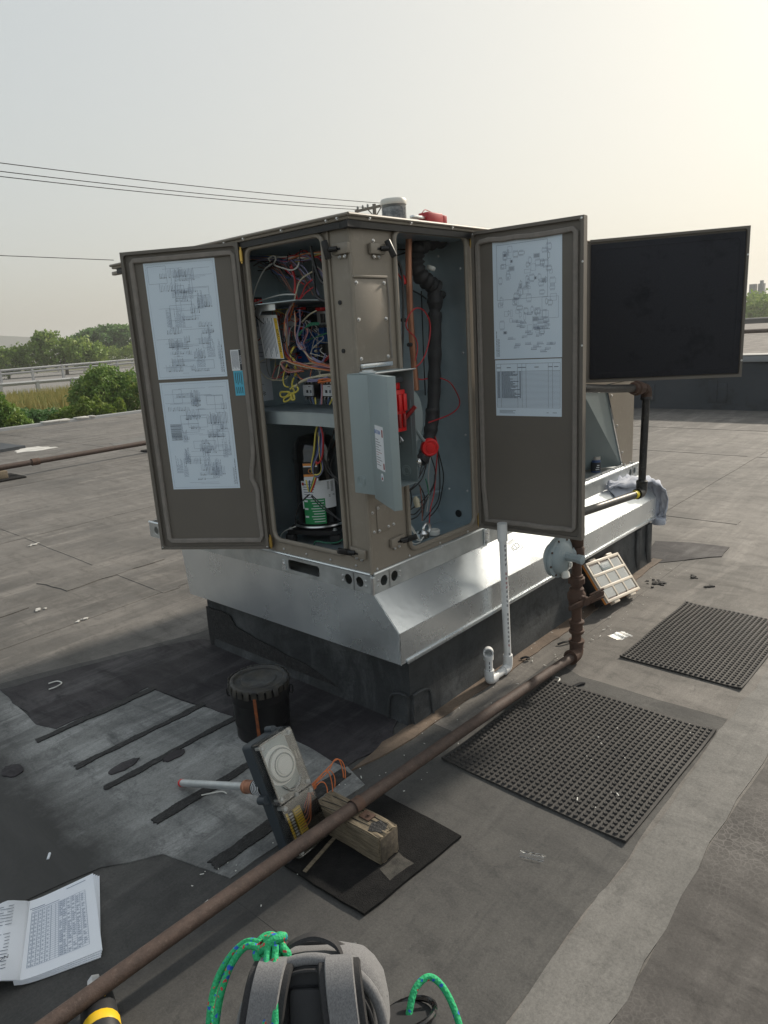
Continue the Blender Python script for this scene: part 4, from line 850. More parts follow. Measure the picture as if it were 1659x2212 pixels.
PAL = dict(topbundle=['lav', 'lav', 'white', 'blue', 'lav', 'red', 'yellow', 'black', 'orange', 'white', 'pink', 'lav', 'red', 'black', 'cream', 'brown'], harness=['pink', 'orange', 'brown', 'cream', 'lav', 'red', 'pink', 'orange', 'cream', 'lav', 'brown'])
for c, r, n, pts in WIRES:
    if c == 'copper': MB().tube(crv(pts, 6), r * 1.25, 12).build('copper_pipe', 'copper', U); continue
    if c == 'hose':
        P = crv(pts, 8); rs = [r * 1.18 * (1 + (.15 if pts[0][2] > 1.75 else .05) * math.sin(i * 1.15) + .04 * math.sin(i * .7)) for i in range(len(P))]
        MB().tube(P, rs, 16).build('insulated_hose', 'hose', U); continue
    for k in range(n):
        cn = PAL[c][k % len(PAL[c])] if c in PAL else c
        sp = .004 * min(3.2, n ** .5) if n > 1 else 0; ph = rng.uniform(0, 6.28)
        Q = []
        for i, p in enumerate(pts):
            a = ph + i * .8; o = rng.uniform(.3, 1) * sp; Q.append((p[0] + o * math.cos(a) * .9, p[1] + o * math.sin(a) * .9, p[2] + o * math.cos(a * 1.3 + k)))
        MB().tube(crv(Q, 6), r * .95, 6).build('wire', 'w_' + cn, U)
for k in range(30):   # loose control wires between the boards
    g = random.Random(500 + k); y_, z_ = g.uniform(.33, .60), g.uniform(1.37, 1.60); Q = [(.13 + g.uniform(-.03, .05), y_, z_)]
    for q in range(4): y_ = min(.64, max(.31, y_ + g.gauss(0, .05))); z_ = min(1.62, max(1.345, z_ + g.gauss(-.005, .055))); Q.append((.12 + g.uniform(-.05, .06), y_, z_))
    MB().tube(crv(Q, 6), .0017, 6).build('wire', 'w_' + g.choice(('pink', 'orange', 'brown', 'red', 'grey', 'cream', 'black', 'yellow', 'white', 'green', 'blue')), U)
for k in range(16):
    g = random.Random(700 + k); y_ = g.uniform(.3, .62); Q = [(.14, y_ + .12, 1.82 - g.uniform(0, .05)), (.12, y_ + .03, 1.80 + g.uniform(-.03, .02)), (.10, y_ - .05, 1.77 + g.uniform(-.04, .03)), (.12, y_ - .1, 1.70 + g.uniform(-.05, .05))]
    MB().tube(crv(Q, 6), .0026, 6).build('wire', 'w_' + g.choice(('red', 'black', 'lav', 'white', 'brown', 'blue')), U)
for a, r in (((.10, .42, 1.795), .022), ((.10, .35, 1.80), .024), ((.09, .50, 1.79), .014), ((.1, .535, 1.465), .012), ((.09, .475, 1.375), .016), ((.09, .44, 1.42), .014), ((.08, .47, 1.50), .012), ((.08, .41, 1.335), .012)):
    MB().tube([(a[0] + r * math.cos(t) * .8, a[1] + r * .4 * math.cos(t), a[2] + r * math.sin(t)) for t in [k * .4189 for k in range(15)]], .0022, 6, closed=True).build('zip_tie', 'black', U)
# elbows of the insulated hose
MB().tube(crv([(.605, .12, 1.66), (.61, .12, 1.63), (.612, .12, 1.60), (.606, .12, 1.575), (.60, .12, 1.56)], 6), [.0255, .026, .027, .028, .030, .029, .031, .032, .033, .034, .033, .031, .030, .029, .028, .026, .024, .022, .022, .022, .022, .022, .022, .022, .022][:25], 16).build('insulated_fitting', 'hose', U)
MB().lathe([(.012, 0), (.018, .01), (.019, .03), (.012, .045)], (.63, .12, 1.635), (1, 0, .2), 14).build('insulated_cap', 'hose', U)
MB().lathe([(.016, 0), (.019, .004), (.019, .013), (.016, .017)], (.56, .098, 1.735), (.2, -.3, .9), 14).build('white_clamp', 'w_white', U)
MB().lathe([(.007, 0), (.011, .01), (.008, .035)], (.41, .11, 1.68), (0, .3, 1), 10).build('red_cap', 'red', U)
for z, x in ((1.545, .36), (1.45, .39)): MB().cyl((x, .09, z), (x + .03, .1, z), .008, 10).build('pipe_clip', 'rubber', U)
MB().lathe([(.016, 0), (.03, .012), (.03, .03), (.02, .04)], (.385, .06, .655), (0, 0, 1), 16).build('ground_lug', 'chrome', U); MB().tube([(.40 + .022 * math.cos(t), .05, .70 + .022 * math.sin(t)) for t in [k * .42 for k in range(15)]], .006, 8, closed=True).build('conduit_ring', 'steel', U)
MB().lathe([(.022, 0), (.026, .004), (.026, .02), (.022, .024), (.018, .022), (.018, .0)], (.50, .09, .642), (0, 0, 1), 16).build('bushing', 'off_white', U); MB().lathe([(.012, 0), (.014, .03), (.006, .045)], (.36, .06, .80), (0, .2, 1), 10).build('wire_nut', 'w_cream', U)

# ================================================================== disconnect switch box on the corner
D = MB().box((-.06, -.0985, .955), (-.0575, -.0025, 1.368), .001).build('disconnect_box', 'eaton_grey', U); D['label'] = 'light grey disconnect switch box with open cover and red handle'
x0, x1, y0, y1, z0, z1 = -.0572, .181, -.0985, -.0025, .955, 1.368
MB().box((x0, y1 - .002, z0), (x1, y1, z1)).build('back', 'eaton_in', D, 0); MB().box((x1 - .002, y0, z0), (x1, y1 - .0025, z1)).build('side', 'eaton_in', D, 0)
MB().box((x0, y0, z1 - .002), (x1 - .0025, y1 - .0025, z1)).build('top', 'eaton_grey', D, 0); MB().box((x0, y0, z0), (x1 - .0025, y1 - .0025, z0 + .002)).build('bottom', 'eaton_in', D, 0)
MB().prism([(-.062, -.004), (.184, -.004), (.184, -.106), (-.03, -.106)], 1.369, 1.3715, fxy).build('drip_lid', 'eaton_grey', D)
MB().tube([(-.03, -.106, 1.3705), (.184, -.106, 1.3705)], .0025, 6).build('lid_edge', 'galv', D); MB().lathe([(.03, 0), (.03, .004), (.02, .006), (.02, .009)], (-.005, -.05, 1.3718), (0, 0, 1), 20).build('hub_plate', 'galv', D)
for c, n in (((-.0603, -.038, 1.0), (-1, 0, 0)), ((.1788, -.045, .995), (-1, 0, 0)), ((.09, -.05, .9572), (0, 0, 1))):
    for r in (.020, .013): MB().tube([Vector(c) + (Vector((0, math.cos(t), math.sin(t))) if n[0] else Vector((math.cos(t), math.sin(t), 0))) * r for t in [k * .3142 for k in range(20)]], .0013, 6, closed=True).build('knockout', 'eaton_grey', D)
MB().box((.176, -.082, 1.05), (.1785, -.076, 1.26), .001).build('rib', 'eaton_in', D)
# open cover
h0, h1 = Vector((-.061, -.1005, .945)), Vector((-.170, -.284, .945)); ex = (h1 - h0); cw = ex.length; n = Vector((-ex.y, ex.x, 0)).normalized(); n = n if n.x < 0 else -n
Mv = frame(h0, ex, (0, 0, 1), n)
cv = MB(Mv).box((0, 0, 0), (cw, .425, .002), .0008).build('cover', 'eaton_grey', D)
MB(Mv).box((cw - .0015, 0, -.026), (cw + .0005, .425, .0015), .0005).build('cover_flange', 'eaton_grey', cv)
for z in (0, .423): MB(Mv).box((.002, z, -.022), (cw - .002, z + .002, -.0002)).build('cover_flange', 'eaton_grey', cv, 0)
pl = MB(Mv).box((.052, .115, .0022), (.142, .262, .0028)).build('rating_label', 'white_label', cv)
flip = Mv @ Matrix.Scale(1, 4) 
Mr = frame(Mv @ Vector((.097, .24, .003)), ex, (0, 0, 1), n) if frame(h0, ex, (0, 0, 1), n).to_3x3().determinant() > 0 else frame(Mv @ Vector((.097, .24, .003)), -ex, (0, 0, 1), n)
sgn = 1 if (Mv.to_3x3() @ Vector((1, 0, 0))).dot(Mr.to_3x3() @ Vector((1, 0, 0))) > 0 else -1
text('brand_word', 'EATON', .019, Mr @ Matrix.Translation((-.018 * sgn, 0, 0)), 'blue', pl)
MB(Mv).box((.125, .228, .0029), (.137, .252, .0031)).build('red_mark', 'red_dark', pl, 0)
for j in range(11): MB(Mv).box((.056, .215 - j * .0085, .0029), (.056 + (.03 + .015 * (j % 3)), .2165 - j * .0085, .0031)).build('print_line', 'red_dark' if j in (5, 6, 9) else 'ink_dark', pl, 0)
MB(Mv).box((.126, .122, .0029), (.138, .142, .0031)).build('red_mark', 'red_dark', pl, 0)
MB(Mv).lathe([(.0135, .0022), (.0135, .0028)], (.105, .092, 0), (0, 0, 1), 20).build('flag_sticker', 'white_label', cv); MB(Mv).box((.100, .084, .0029), (.112, .092, .0031)).build('flag_print', 'red_dark', cv, 0); MB(Mv).box((.100, .0925, .0029), (.106, .098, .0031)).build('flag_print', 'blue', cv, 0)
# switch mechanism
sw = MB().box((.075, -.075, 1.15), (.158, -.006, 1.30), .003).build('switch', 'red', D)
for q in range(3):
    x = .08 + q * .027; MB().box((x, -.088, 1.225), (x + .018, -.0755, 1.285), .002).build('blade_guard', 'red', sw); MB().box((x + .002, -.084, 1.165), (x + .014, -.0755, 1.215), .002).build('slot', 'red_dark', sw)
MB().box((.085, -.06, 1.302), (.15, -.01, 1.325), .002).build('line_shield', 'red', sw); MB().box((.10, -.075, 1.328), (.15, -.072, 1.345)).build('shield_label', 'ink_dark', sw, 0)
MB().box((.072, -.07, 1.10), (.125, -.015, 1.148), .004).build('fuse_carrier', 'black', sw)
for q in range(4): MB().lathe([(.005, 0), (.006, .012), (.004, .022)], (.09 + q * .022, -.05 + q * .004, 1.125), (.1, -.5, -.6), 8).build('lug', 'steel', sw)
MB().tube(crv([(.085, -.06, 1.11), (.078, -.07, 1.05), (.082, -.06, .97)], 5), .0045, 8).build('wire', 'w_yellow', sw)
MB().cyl((.15, -.045, 1.17), (.183, -.10, 1.236), .008, 10).build('lever', 'red_dark', sw)
# side operating handle
MB().prism([(.184, 1.10), (.184, 1.29)] + [(.184 + .062 * math.sin(R_(t)), 1.195 + .098 * math.cos(R_(t))) for t in range(8, 175, 12)], -.082, -.079, fxz).build('handle_plate', 'eaton_in', D)
MB().tube(crv([(.20, -.08, 1.15), (.23, -.085, 1.11), (.262, -.09, 1.085)], 4), .007, 8).build('handle_arm', 'eaton_in', D)
MB().lathe([(.010, -.012), (.030, -.010), (.034, -.004), (.034, .012), (.030, .018), (.027, .0185), (.025, .0165), (.017, .0165), (.015, .019), (.004, .020)], (.262, -.093, 1.074), (-.62, -.75, -.05), 28).build('handle_knob', 'red', D)
MB().lathe([(.008, 0), (.011, .006), (.006, .016)], (.182, -.094, 1.03), (.6, -.7, .1), 10).build('hasp', 'chrome', D); MB().tube([(.186, -.098 + .011 * math.cos(t), 1.028 + .014 * math.sin(t)) for t in [k * .45 for k in range(14)]], .0028, 6, closed=True).build('hasp_ring', 'chrome', D)
MB().cyl((.19, -.055, 1.19), (.194, -.057, 1.19), .012, 14).build('pivot', 'black', D)

# ================================================================== condenser end seen under the foam door
MB().prism([(2.0, 1.145), (2.378, 1.145), (2.374, .64), (2.245, .64)], .001, .003, fxz).build('slanted_panel', 'paint', U, 0)
MB().add([(1.99, .006, 1.145), (2.235, .006, .645), (2.235, .5, .645), (1.99, .5, 1.145)], [(0, 1, 2, 3)]).build('slanted_side', 'inner', U, 0)
MB().add([(1.705, .006, 1.145), (1.99, .012, 1.145), (2.235, .012, .645), (1.95, .20, .645)], [(0, 1, 2, 3)]).build('coil_side', 'eaton_in', U, 0)
MB().box((1.70, .30, .64), (2.2, .31, 1.15)).build('coil_back', 'condenser', U, 0)
for k in range(40):
    z = .68 + k * .0115; MB().box((1.705, .285 - 0, z), (2.2, .299, z + .004)).build('coil_fin', 'condenser', U, 0)
MB().box((1.0, .004, .6275), (2.37, .6, .632)).build('deck', 'galv_dull', U, 0); MB().box((1.2, .0035, .632), (2.25, .006, .655)).build('deck_flange', 'galv', U, 0)
screws([(x, .001, .648) for x in (1.75, 1.95, 2.1, 2.26, 2.34)] + [(2.06, .001, 1.08), (2.14, .001, .9), (2.22, .001, .73)], (0, -1, 0), U, .007)
mo = MB().lathe([(.02, -.10), (.055, -.09), (.058, 0), (.05, .008)], (2.12, .10, .80), (.75, -.6, -.12), 24).build('vent_cap', 'chrome', U)
for k in range(5):
    for q in (0, 1):
        o = (k - 2) * .019; L = math.sqrt(max(.0001, .05 ** 2 - o * o)); ax = Vector((.75, -.6, -.12)).normalized(); u = ax.orthogonal().normalized(); v = ax.cross(u)
        if q: u, v = v, u
        c = Vector((2.12, .10, .80)) + ax * .012; MB().tube([c + u * o - v * L, c + u * o + ax * .006, c + u * o + v * L], .0022, 6).build('guard_wire', 'chrome', mo)

# ================================================================== gas piping
G = thing('gas_pipe', 'long rusty gas pipe running low past the unit with valve and riser', 'pipe', (.93, -.365, 0))
P = crv([(-2.6, -.29, .06), (-1.374, -.338, .10), (-.553, -.382, .1205), (.09, -.370, .084), (.90, -.365, .037)], 14)
MB().tube(P, .0200, 20).build('pipe', 'rust', G)
def fitting(prof, o, ax=(0, 0, 1), name='fitting', m='rust_dark', par=None): return MB().lathe(prof, o, ax, 20).build(name, m, par or G)
MB().tube(crv([(.872, -.365, .0385), (.905, -.365, .037), (.924, -.364, .045), (.932, -.362, .062), (.933, -.361, .09)], 6), .031, 18).build('elbow', 'rust_dark', G)
fitting([(.034, 0), (.034, .012)], (.868, -.365, .039), (1, 0, 0), 'elbow_collar'); fitting([(.035, 0), (.035, .012)], (.933, -.361, .088), name='elbow_collar')
MB().cyl((.933, -.361, .09), (.93, -.36, .62), .022, 18).build('riser', 'rust_dark', G)
fitting([(.030, .135), (.034, .14), (.034, .15), (.028, .153), (.028, .18), (.034, .183), (.034, .193), (.030, .196)], (.933, -.361, 0), name='coupling')
va = fitting([(.028, .262), (.034, .27), (.034, .285), (.040, .30), (.040, .325), (.032, .338), (.032, .35), (.026, .355)], (.932, -.36, 0), name='gas_valve')
MB().lathe([(.026, -.035), (.03, 0), (.02, .03), (.014, .045)], (.932, -.365, .31), (-.45, -.85, 0), 14).build('valve_stem', 'rust_dark', va)
hv = frame((.905, -.418, .31), (.78, -.55, .30), (-.45, -.85, 0), (0, 0, 1))
MB(hv).box((-.085, -.007, -.011), (.09, .007, .011), .005).build('valve_handle', 'rust_dark', va); MB(hv).lathe([(.018, -.012), (.018, .012)], (0, 0, 0), (0, 1, 0), 12).build('handle_hub', 'rust_dark', va)
for s in (-1, 1): MB(hv).box((.02, -.006, s * .018 - .004), (.09, .006, s * .018 + .004), .003).build('handle_web', 'rust_dark', va)
MB().lathe([(.026, .362), (.026, .372), (.038, .376), (.038, .40), (.03, .404), (.03, .412), (.024, .415)], (.931, -.36, 0), (0, 0, 1), 8).build('union', 'rust_dark', G)
fitting([(.030, .50), (.034, .505), (.034, .54), (.030, .545)], (.93, -.36, 0), name='tee'); fitting([(.026, .545), (.03, .55), (.03, .60), (.034, .605), (.034, .63)], (.93, -.36, 0), name='bushing')
MB().cyl((.93, -.36, .523), (.885, -.30, .523), .024, 16).build('branch', 'rust_dark', G)
# regulator
ax = Vector((-.1, -.99, -.03)).normalized(); rc0 = Vector((.815, -.335, .525))
rg = MB().lathe([(.03, -.05), (.055, -.042), (.066, -.022), (.071, -.014), (.089, -.013), (.089, -.002), (.086, -.001), (.086, .001), (.089, .002), (.089, .012), (.073, .014), (.070, .024), (.055, .036), (.03, .042)], rc0, ax, 32).build('regulator', 'reg_grey', G); rg['label'] = 'pale blue grey gas regulator with round diaphragm housing'
MB().lathe([(.020, .035), (.018, .095), (.021, .097), (.021, .118), (.015, .12)], rc0 + Vector((0, 0, .012)), ax, 8).build('spring_tower', 'reg_grey', rg)
u = ax.orthogonal().normalized(); v = ax.cross(u)
for k in range(8):
    a = 2 * math.pi * k / 8 + .3; p = rc0 + (u * math.cos(a) + v * math.sin(a)) * .080; screws([p + ax * .010], ax, rg, .0065, 'bolt', 'rust_dark')
MB().cyl(rc0 - ax * .02 + Vector((0, 0, -.0)), Vector((.93, -.36, .523)), .026, 16).build('outlet', 'reg_grey', rg); MB().lathe([(.014, 0), (.018, .01), (.018, .03), (.012, .034)], rc0 + ax * .03 + Vector((.0, 0, -.055)), (0, -.2, -1), 10).build('vent_plug', 'off_white', rg)
MB().lathe([(.011, 0), (.011, .012)], rc0 + ax * .052 + Vector((.02, .01, -.03)), (.3, -.9, 0), 10).build('tag', 'off_white', rg)
# black iron section
MB().tube(crv([(.93, -.36, .60), (.93, -.36, .66), (.94, -.36, .68), (.96, -.36, .687), (1.0, -.36, .686)], 4) + [Vector((1.60, -.36, .644))], .0185, 16).build('black_pipe', 'black_iron', G)
MB().tube(crv([(1.575, -.36, .646), (1.612, -.36, .645), (1.628, -.36, .655), (1.632, -.36, .69)], 6), .027, 16).build('elbow', 'black_iron', G)
fitting([(.020, 0), (.021, .004), (.021, .028), (.020, .032)], (1.535, -.36, .6485), (1, 0, -.07), 'pipe_tape', 'tape_yellow')
MB().cyl((1.632, -.36, .68), (1.656, -.36, 1.125), .0185, 16).build('black_pipe', 'black_iron', G)
fitting([(.026, 0), (.028, .003), (.028, .014), (.024, .018)], (1.6325, -.36, .688), (.05, 0, 1), 'elbow_collar', 'black_iron')
MB().tube(crv([(1.657, -.36, 1.112), (1.657, -.36, 1.14), (1.645, -.36, 1.158), (1.61, -.36, 1.166)], 6), .026, 16).build('elbow', 'rust_dark', G); fitting([(.028, 0), (.029, .012), (.027, .016)], (1.655, -.36, 1.105), (.05, 0, 1), 'elbow_collar', 'black_iron')
MB().lathe([(.022, 0), (.028, .004), (.028, .03), (.036, .034), (.036, .06), (.03, .064), (.030, .08), (.02, .085)], (1.53, -.36, 1.173), (1, 0, -.05), 8).build('union', 'rust_dark', G) if False else MB().lathe([(.022, 0), (.028, .004), (.028, .03), (.036, .034), (.036, .06), (.03, .064), (.030, .10), (.024, .12)], (1.49, -.36, 1.177), (1, 0, -.07), 8).build('union', 'rust_dark', G)
MB().tube(crv([(1.51, -.36, 1.176), (1.2, -.36, 1.203), (1.02, -.36, 1.222), (.97, -.345, 1.225), (.96, -.31, 1.225), (.96, -.25, 1.225), (.96, .01, 1.225)], 6), .0185, 16).build('black_pipe', 'black_iron', G)
# pipe clamp over the wood block
cl = []
for k in range(17):
    a = R_(-10 + 200 * k / 16); cl.append((-.535 + .0, -.383 + .0235 * math.cos(a), .1205 + .0235 * math.sin(a)))
vs = []; 
for x in (-.017, .017): vs += [(p[0] + x, p[1], p[2]) for p in cl]
MB().add(vs, [(k, k + 1, 18 + k, 17 + k) for k in range(16)]).build('pipe_strap', 'rust_dark', G)
MB().box((-.552, -.445, .1008), (-.518, -.405, .105), .001).build('strap_foot', 'rust_dark', G); screws([(-.535, -.430, .105)], (0, 0, 1), G, .006, 'bolt', 'rust_dark')

# ================================================================== PVC condensate drain
V = thing('drain_pipe', 'white plastic condensate drain pipe ending in a trap beside the curb', 'pipe', (.65, -.17, 0))
MB().tube([(.637, -.168, .66), (.657, -.17, .05)], .0165, 18).build('pipe', 'pvc', V); MB().cyl((.636, -.168, .695), (.638, -.168, .618), .0215, 18).build('coupling', 'pvc', V)
MB().tube(crv([(.6575, -.17, .085), (.658, -.17, .05), (.654, -.17, .032), (.64, -.17, .0245), (.618, -.17, .0235)], 5), .0215, 18).build('elbow', 'pvc', V)
MB().cyl((.63, -.17, .0235), (.52, -.171, .0235), .0165, 18).build('pipe', 'pvc', V)
MB().tube(crv([(.548, -.171, .0235), (.525, -.171, .0235), (.512, -.171, .03), (.507, -.171, .045), (.507, -.171, .075)], 5), .0215, 18).build('elbow', 'pvc', V)
MB().cyl((.507, -.171, .05), (.504, -.171, .15), .0165, 18).build('pipe', 'pvc', V)
el = MB().tube(crv([(.504, -.171, .125), (.504, -.171, .15), (.500, -.174, .163), (.488, -.182, .169), (.474, -.191, .170)], 5), .0215, 18, cap=False).build('elbow', 'pvc', V)
MB().tube(crv([(.504, -.171, .14), (.500, -.174, .163), (.488, -.182, .169), (.474, -.1905, .170)], 5), .0165, 18, cap=False).build('bore', 'pvc', V); e0 = Vector((.474, -.191, .17)); eax = Vector((-.014, -.009, .001)).normalized()
MB().lathe([(.0165, 0), (.0215, 0), (.0215, .0012), (.0165, .0012)], e0, eax, 18, cap=False).build('rim', 'pvc', V)
nv = Vector((-.72, -.69, 0)); sv = Vector((.69, -.72, 0))
for k in range(26):
    z = .60 - k * .021; c = Vector((.6385 + (.66 - z) * .0328, -.168 - (.66 - z) * .003, z)); m = 'red_dark' if k in (6, 7, 8, 9, 22, 23) else 'ink_dark'
    q = nv * math.cos(.75) + sv * math.sin(.75) * -1 if k % 9 == 5 else nv * math.cos(.35) + sv * math.sin(.35)
    s2 = Vector((-q.y, q.x, 0)); o = c + q * .0168
    for j in range(2): MB(frame(o + s2 * (-.003 + j * .004) + Vector((0, 0, rng.uniform(-.002, .002))), s2, (0, 0, 1), q)).box((-.0012, -.006, 0), (.0012, .005, .0004)).build('print_mark', m, V, 0)
for k in range(4): MB(frame(Vector((.5055, -.171, .075 + k * .019)) + nv * .0168, Vector((-nv.y, nv.x, 0)), (0, 0, 1), nv)).box((-.002, -.006, 0), (.002, .006, .0004)).build('print_mark', 'ink_dark', V, 0)

# ================================================================== studded rubber mats
knob = MB().lathe([(.0072, -.002), (.0072, .0052), (.0060, .0066), (.0022, .0066), (.0018, .0058)], (0, 0, 0), (0, 0, 1), 10).mesh('stud', 'mat_rubber')
def rubber_mat(label, c, rot, sx, sy, nx, ny):
    t = thing('rubber_mat', label, 'mat', (*c, .006), 'studded rubber mats beside the gas pipe')
    ca, sa = math.cos(rot), math.sin(rot); tr = lambda x, y: (c[0] + x * ca - y * sa, c[1] + x * sa + y * ca)
    bumpz = lambda x, y: .004 + .003 * math.sin(x * 9 + 1) * math.sin(y * 7) ** 2 + .045 * max(0, 2 * abs(x + .02) / sx + 2 * abs(y) / sy - 1.6) ** 2
    g = 16; vs, fs = [], []
    for lay in (0, 1):
        for i in range(g + 1):
            for j in range(g + 1):
                x, y = (i / g - .5) * sx, (j / g - .5) * sy; vs.append((*tr(x, y), (.0055 + bumpz(x, y)) if lay else .0045))
    n2 = (g + 1) ** 2; ix = lambda i, j, l: l * n2 + i * (g + 1) + j
    for i in range(g):
        for j in range(g): fs += [(ix(i, j, 1), ix(i + 1, j, 1), ix(i + 1, j + 1, 1), ix(i, j + 1, 1)), (ix(i, j, 0), ix(i, j + 1, 0), ix(i + 1, j + 1, 0), ix(i + 1, j, 0))]
    for k in range(g): fs += [(ix(k, 0, 0), ix(k + 1, 0, 0), ix(k + 1, 0, 1), ix(k, 0, 1)), (ix(k, g, 0), ix(k, g, 1), ix(k + 1, g, 1), ix(k + 1, g, 0)), (ix(0, k, 0), ix(0, k, 1), ix(0, k + 1, 1), ix(0, k + 1, 0)), (ix(g, k, 0), ix(g, k + 1, 0), ix(g, k + 1, 1), ix(g, k, 1))]
    MB().add(vs, fs).build('mat_base', 'mat_rubber', t)
    spots = []
    for i in range(nx):
        for j in range(ny):
            x, y = ((i + .5) / nx - .5) * sx * .985, ((j + .5) / ny - .5) * sy * .985; p = Vector((*tr(x, y), .0055 + bumpz(x, y))); spots.append(((p - CAM).length, p))
    spots.sort(key=lambda q: q[0])
    for _, p in spots[:300]: link('stud', knob, t, p)
    rest = MB()
    for _, p in spots[300:]: rest.lathe([(.0072, -.002), (.0072, .0052), (.0060, .0066), (.0022, .0066), (.0018, .0058)], p, (0, 0, 1), 8)
    tag(rest.build('studs', 'mat_rubber', t), kind='stuff')
rubber_mat('large black studded rubber mat next to the elbow of the rusty gas pipe', (.312, -.692), R_(-1.5), .755, .69, 34, 31)
rubber_mat('black studded rubber mat lying beyond the clear plastic strip near the tool organizer', (1.46, -.775), R_(-1), .80, .52, 36, 24)

# ================================================================== pad and wood block
pd = thing('rubber_pad', 'rough black crumb rubber pad under the weathered wood block', 'pad', (-.55, -.45, 0))
MB().prism(wobble([(-.757, -.29), (-.745, -.60), (-.345, -.63), (-.335, -.285)], .0025, 10, 31), .004, .0115, fxy).build('pad_sheet', 'pad', pd, 30)
MB().prism(wobble([(-.60, -.525), (-.515, -.525), (-.522, -.59), (-.615, -.578)], .004, 12, 32), .0112, .0122, fxy).build('pale_mark', 'padmark', pd, 0)
MB().prism(wobble([(-.70, -.48), (-.62, -.50), (-.63, -.57), (-.70, -.56)], .006, 12, 33), .0112, .0119, fxy).build('pale_mark', 'pad', pd, 0)
wb = thing('wood_block', 'weathered square timber block carrying the strapped gas pipe', 'block', (-.55, -.38, .012))
bm = bmesh.new(); bmesh.ops.create_cube(bm, size=1); bmesh.ops.subdivide_edges(bm, edges=bm.edges[:], cuts=7, use_grid_fill=True)
for v in bm.verts:
    x, y, z = v.co; v.co = Vector((-.548 + x * .084 + .0012 * math.sin(y * 40 + z * 9), -.383 + y * .275, .056 + z * .0885 + .001 * math.sin(x * 30 + y * 7)))
bmesh.ops.bevel(bm, geom=[e for e in bm.edges if e.calc_face_angle(0) > .8], offset=.004, segments=2, affect='EDGES')
me = bpy.data.meshes.new('timber'); bm.to_mesh(me); bm.free(); me.materials.append(MATS['wood']); link('timber', me, wb)
MB().box((-.585, -.5222, .0165), (-.511, -.521, .095), .0005).build('end_grain', 'wood_end', wb)
for a, c in (((-.585, -.27), (-.56, -.50)), ((-.565, -.26), (-.55, -.36)), ((-.53, -.27), (-.525, -.5)), ((-.545, -.42), (-.54, -.51))):
    MB().tube(crv([(a[0], a[1], .1007), ((a[0] + c[0]) / 2 + .004, (a[1] + c[1]) / 2, .1009), (c[0], c[1], .1007)], 5), .0013, 5).build('crack', 'black', wb)
MB().prism(wobble([(-.58, -.47), (-.55, -.455), (-.525, -.47), (-.53, -.50), (-.56, -.515)], .005, 10, 35), .1006, .1016, fxy).build('tar_smear', 'tar', wb, 0)

# ================================================================== tar bucket
B = thing('bucket', 'black steel tar bucket with crimped lid and rust streak', 'bucket', (-.315, .345, .006))
bc = (-.315, .345, .006); H = .222
MB().lathe([(.102, 0), (.104, .004), (.104, .05), (.107, .055), (.107, .06), (.106, .065), (.110, .15), (.113, .155), (.113, .16), (.112, .165), (.114, H - .012)], bc, (0, 0, 1), 48).build('pail', 'bucket', B)
prof = [(.100, H), (.102, H + .006), (.108, H + .008), (.112, H + .002), (.112, H - .004)]
MB().lathe([(.004, H + .001), (.05, H + .002), (.062, H + .005), (.066, H + .005), (.07, H), (.094, H), (.098, H + .007), (.104, H + .008), (.112, H + .004), (.116, H - .004)], bc, (0, 0, 1), 48).build('lid', 'bucket_lid', B)
for k in range(26):
    a = 2 * math.pi * k / 26; r = .1175; p = Vector((bc[0] + r * math.cos(a), bc[1] + r * math.sin(a), bc[2] + H - .008)); n = Vector((math.cos(a), math.sin(a), 0)); dr = rng.uniform(-.25, .35)
    MB(frame(p, Vector((-n.y, n.x, 0)), n * math.sin(dr) + Vector((0, 0, math.cos(dr))), n)).box((-.0105, -.016 - rng.uniform(0, .006), -.001), (.0105, .014, .0022), .001).build('lid_tab', 'bucket_lid', B)
a = R_(222); n = Vector((math.cos(a), math.sin(a), 0)); s2 = Vector((-n.y, n.x, 0)); vs = []
for z, r, w in ((.20, .1150, .0055), (.16, .1142, .006), (.1, .1092, .0055), (.04, .1055, .0065), (.004, .105, .0075)):
    for q in (-1, 1): vs.append(Vector(bc) + n * (r + .0008) + s2 * w * q + Vector((0, 0, z)))
MB().add(vs, [(2 * k, 2 * k + 1, 2 * k + 3, 2 * k + 2) for k in range(4)]).build('rust_streak', 'rust_orange', B)
for s in (-1, 1):
    c = Vector(bc) + Vector((.66, -.75, 0)) * s * .117 + Vector((0, 0, .175)); MB().tube([c + Vector((.66, -.75, 0)) * s * (.006 + .007 * math.sin(t)) + Vector((0, 0, .018 * math.cos(t))) for t in [k * .45 for k in range(14)]], .003, 6, closed=True).build('handle_ear', 'bucket', B)
MB().tube([(bc[0] + .112 * math.cos(t), bc[1] + .112 * math.sin(t), bc[2] + .16 - .03 * math.sin((t - .85) )) for t in [R_(-48 + 180 * k / 16) for k in range(17)]], .0025, 6).build('bail_handle', 'bucket', B)

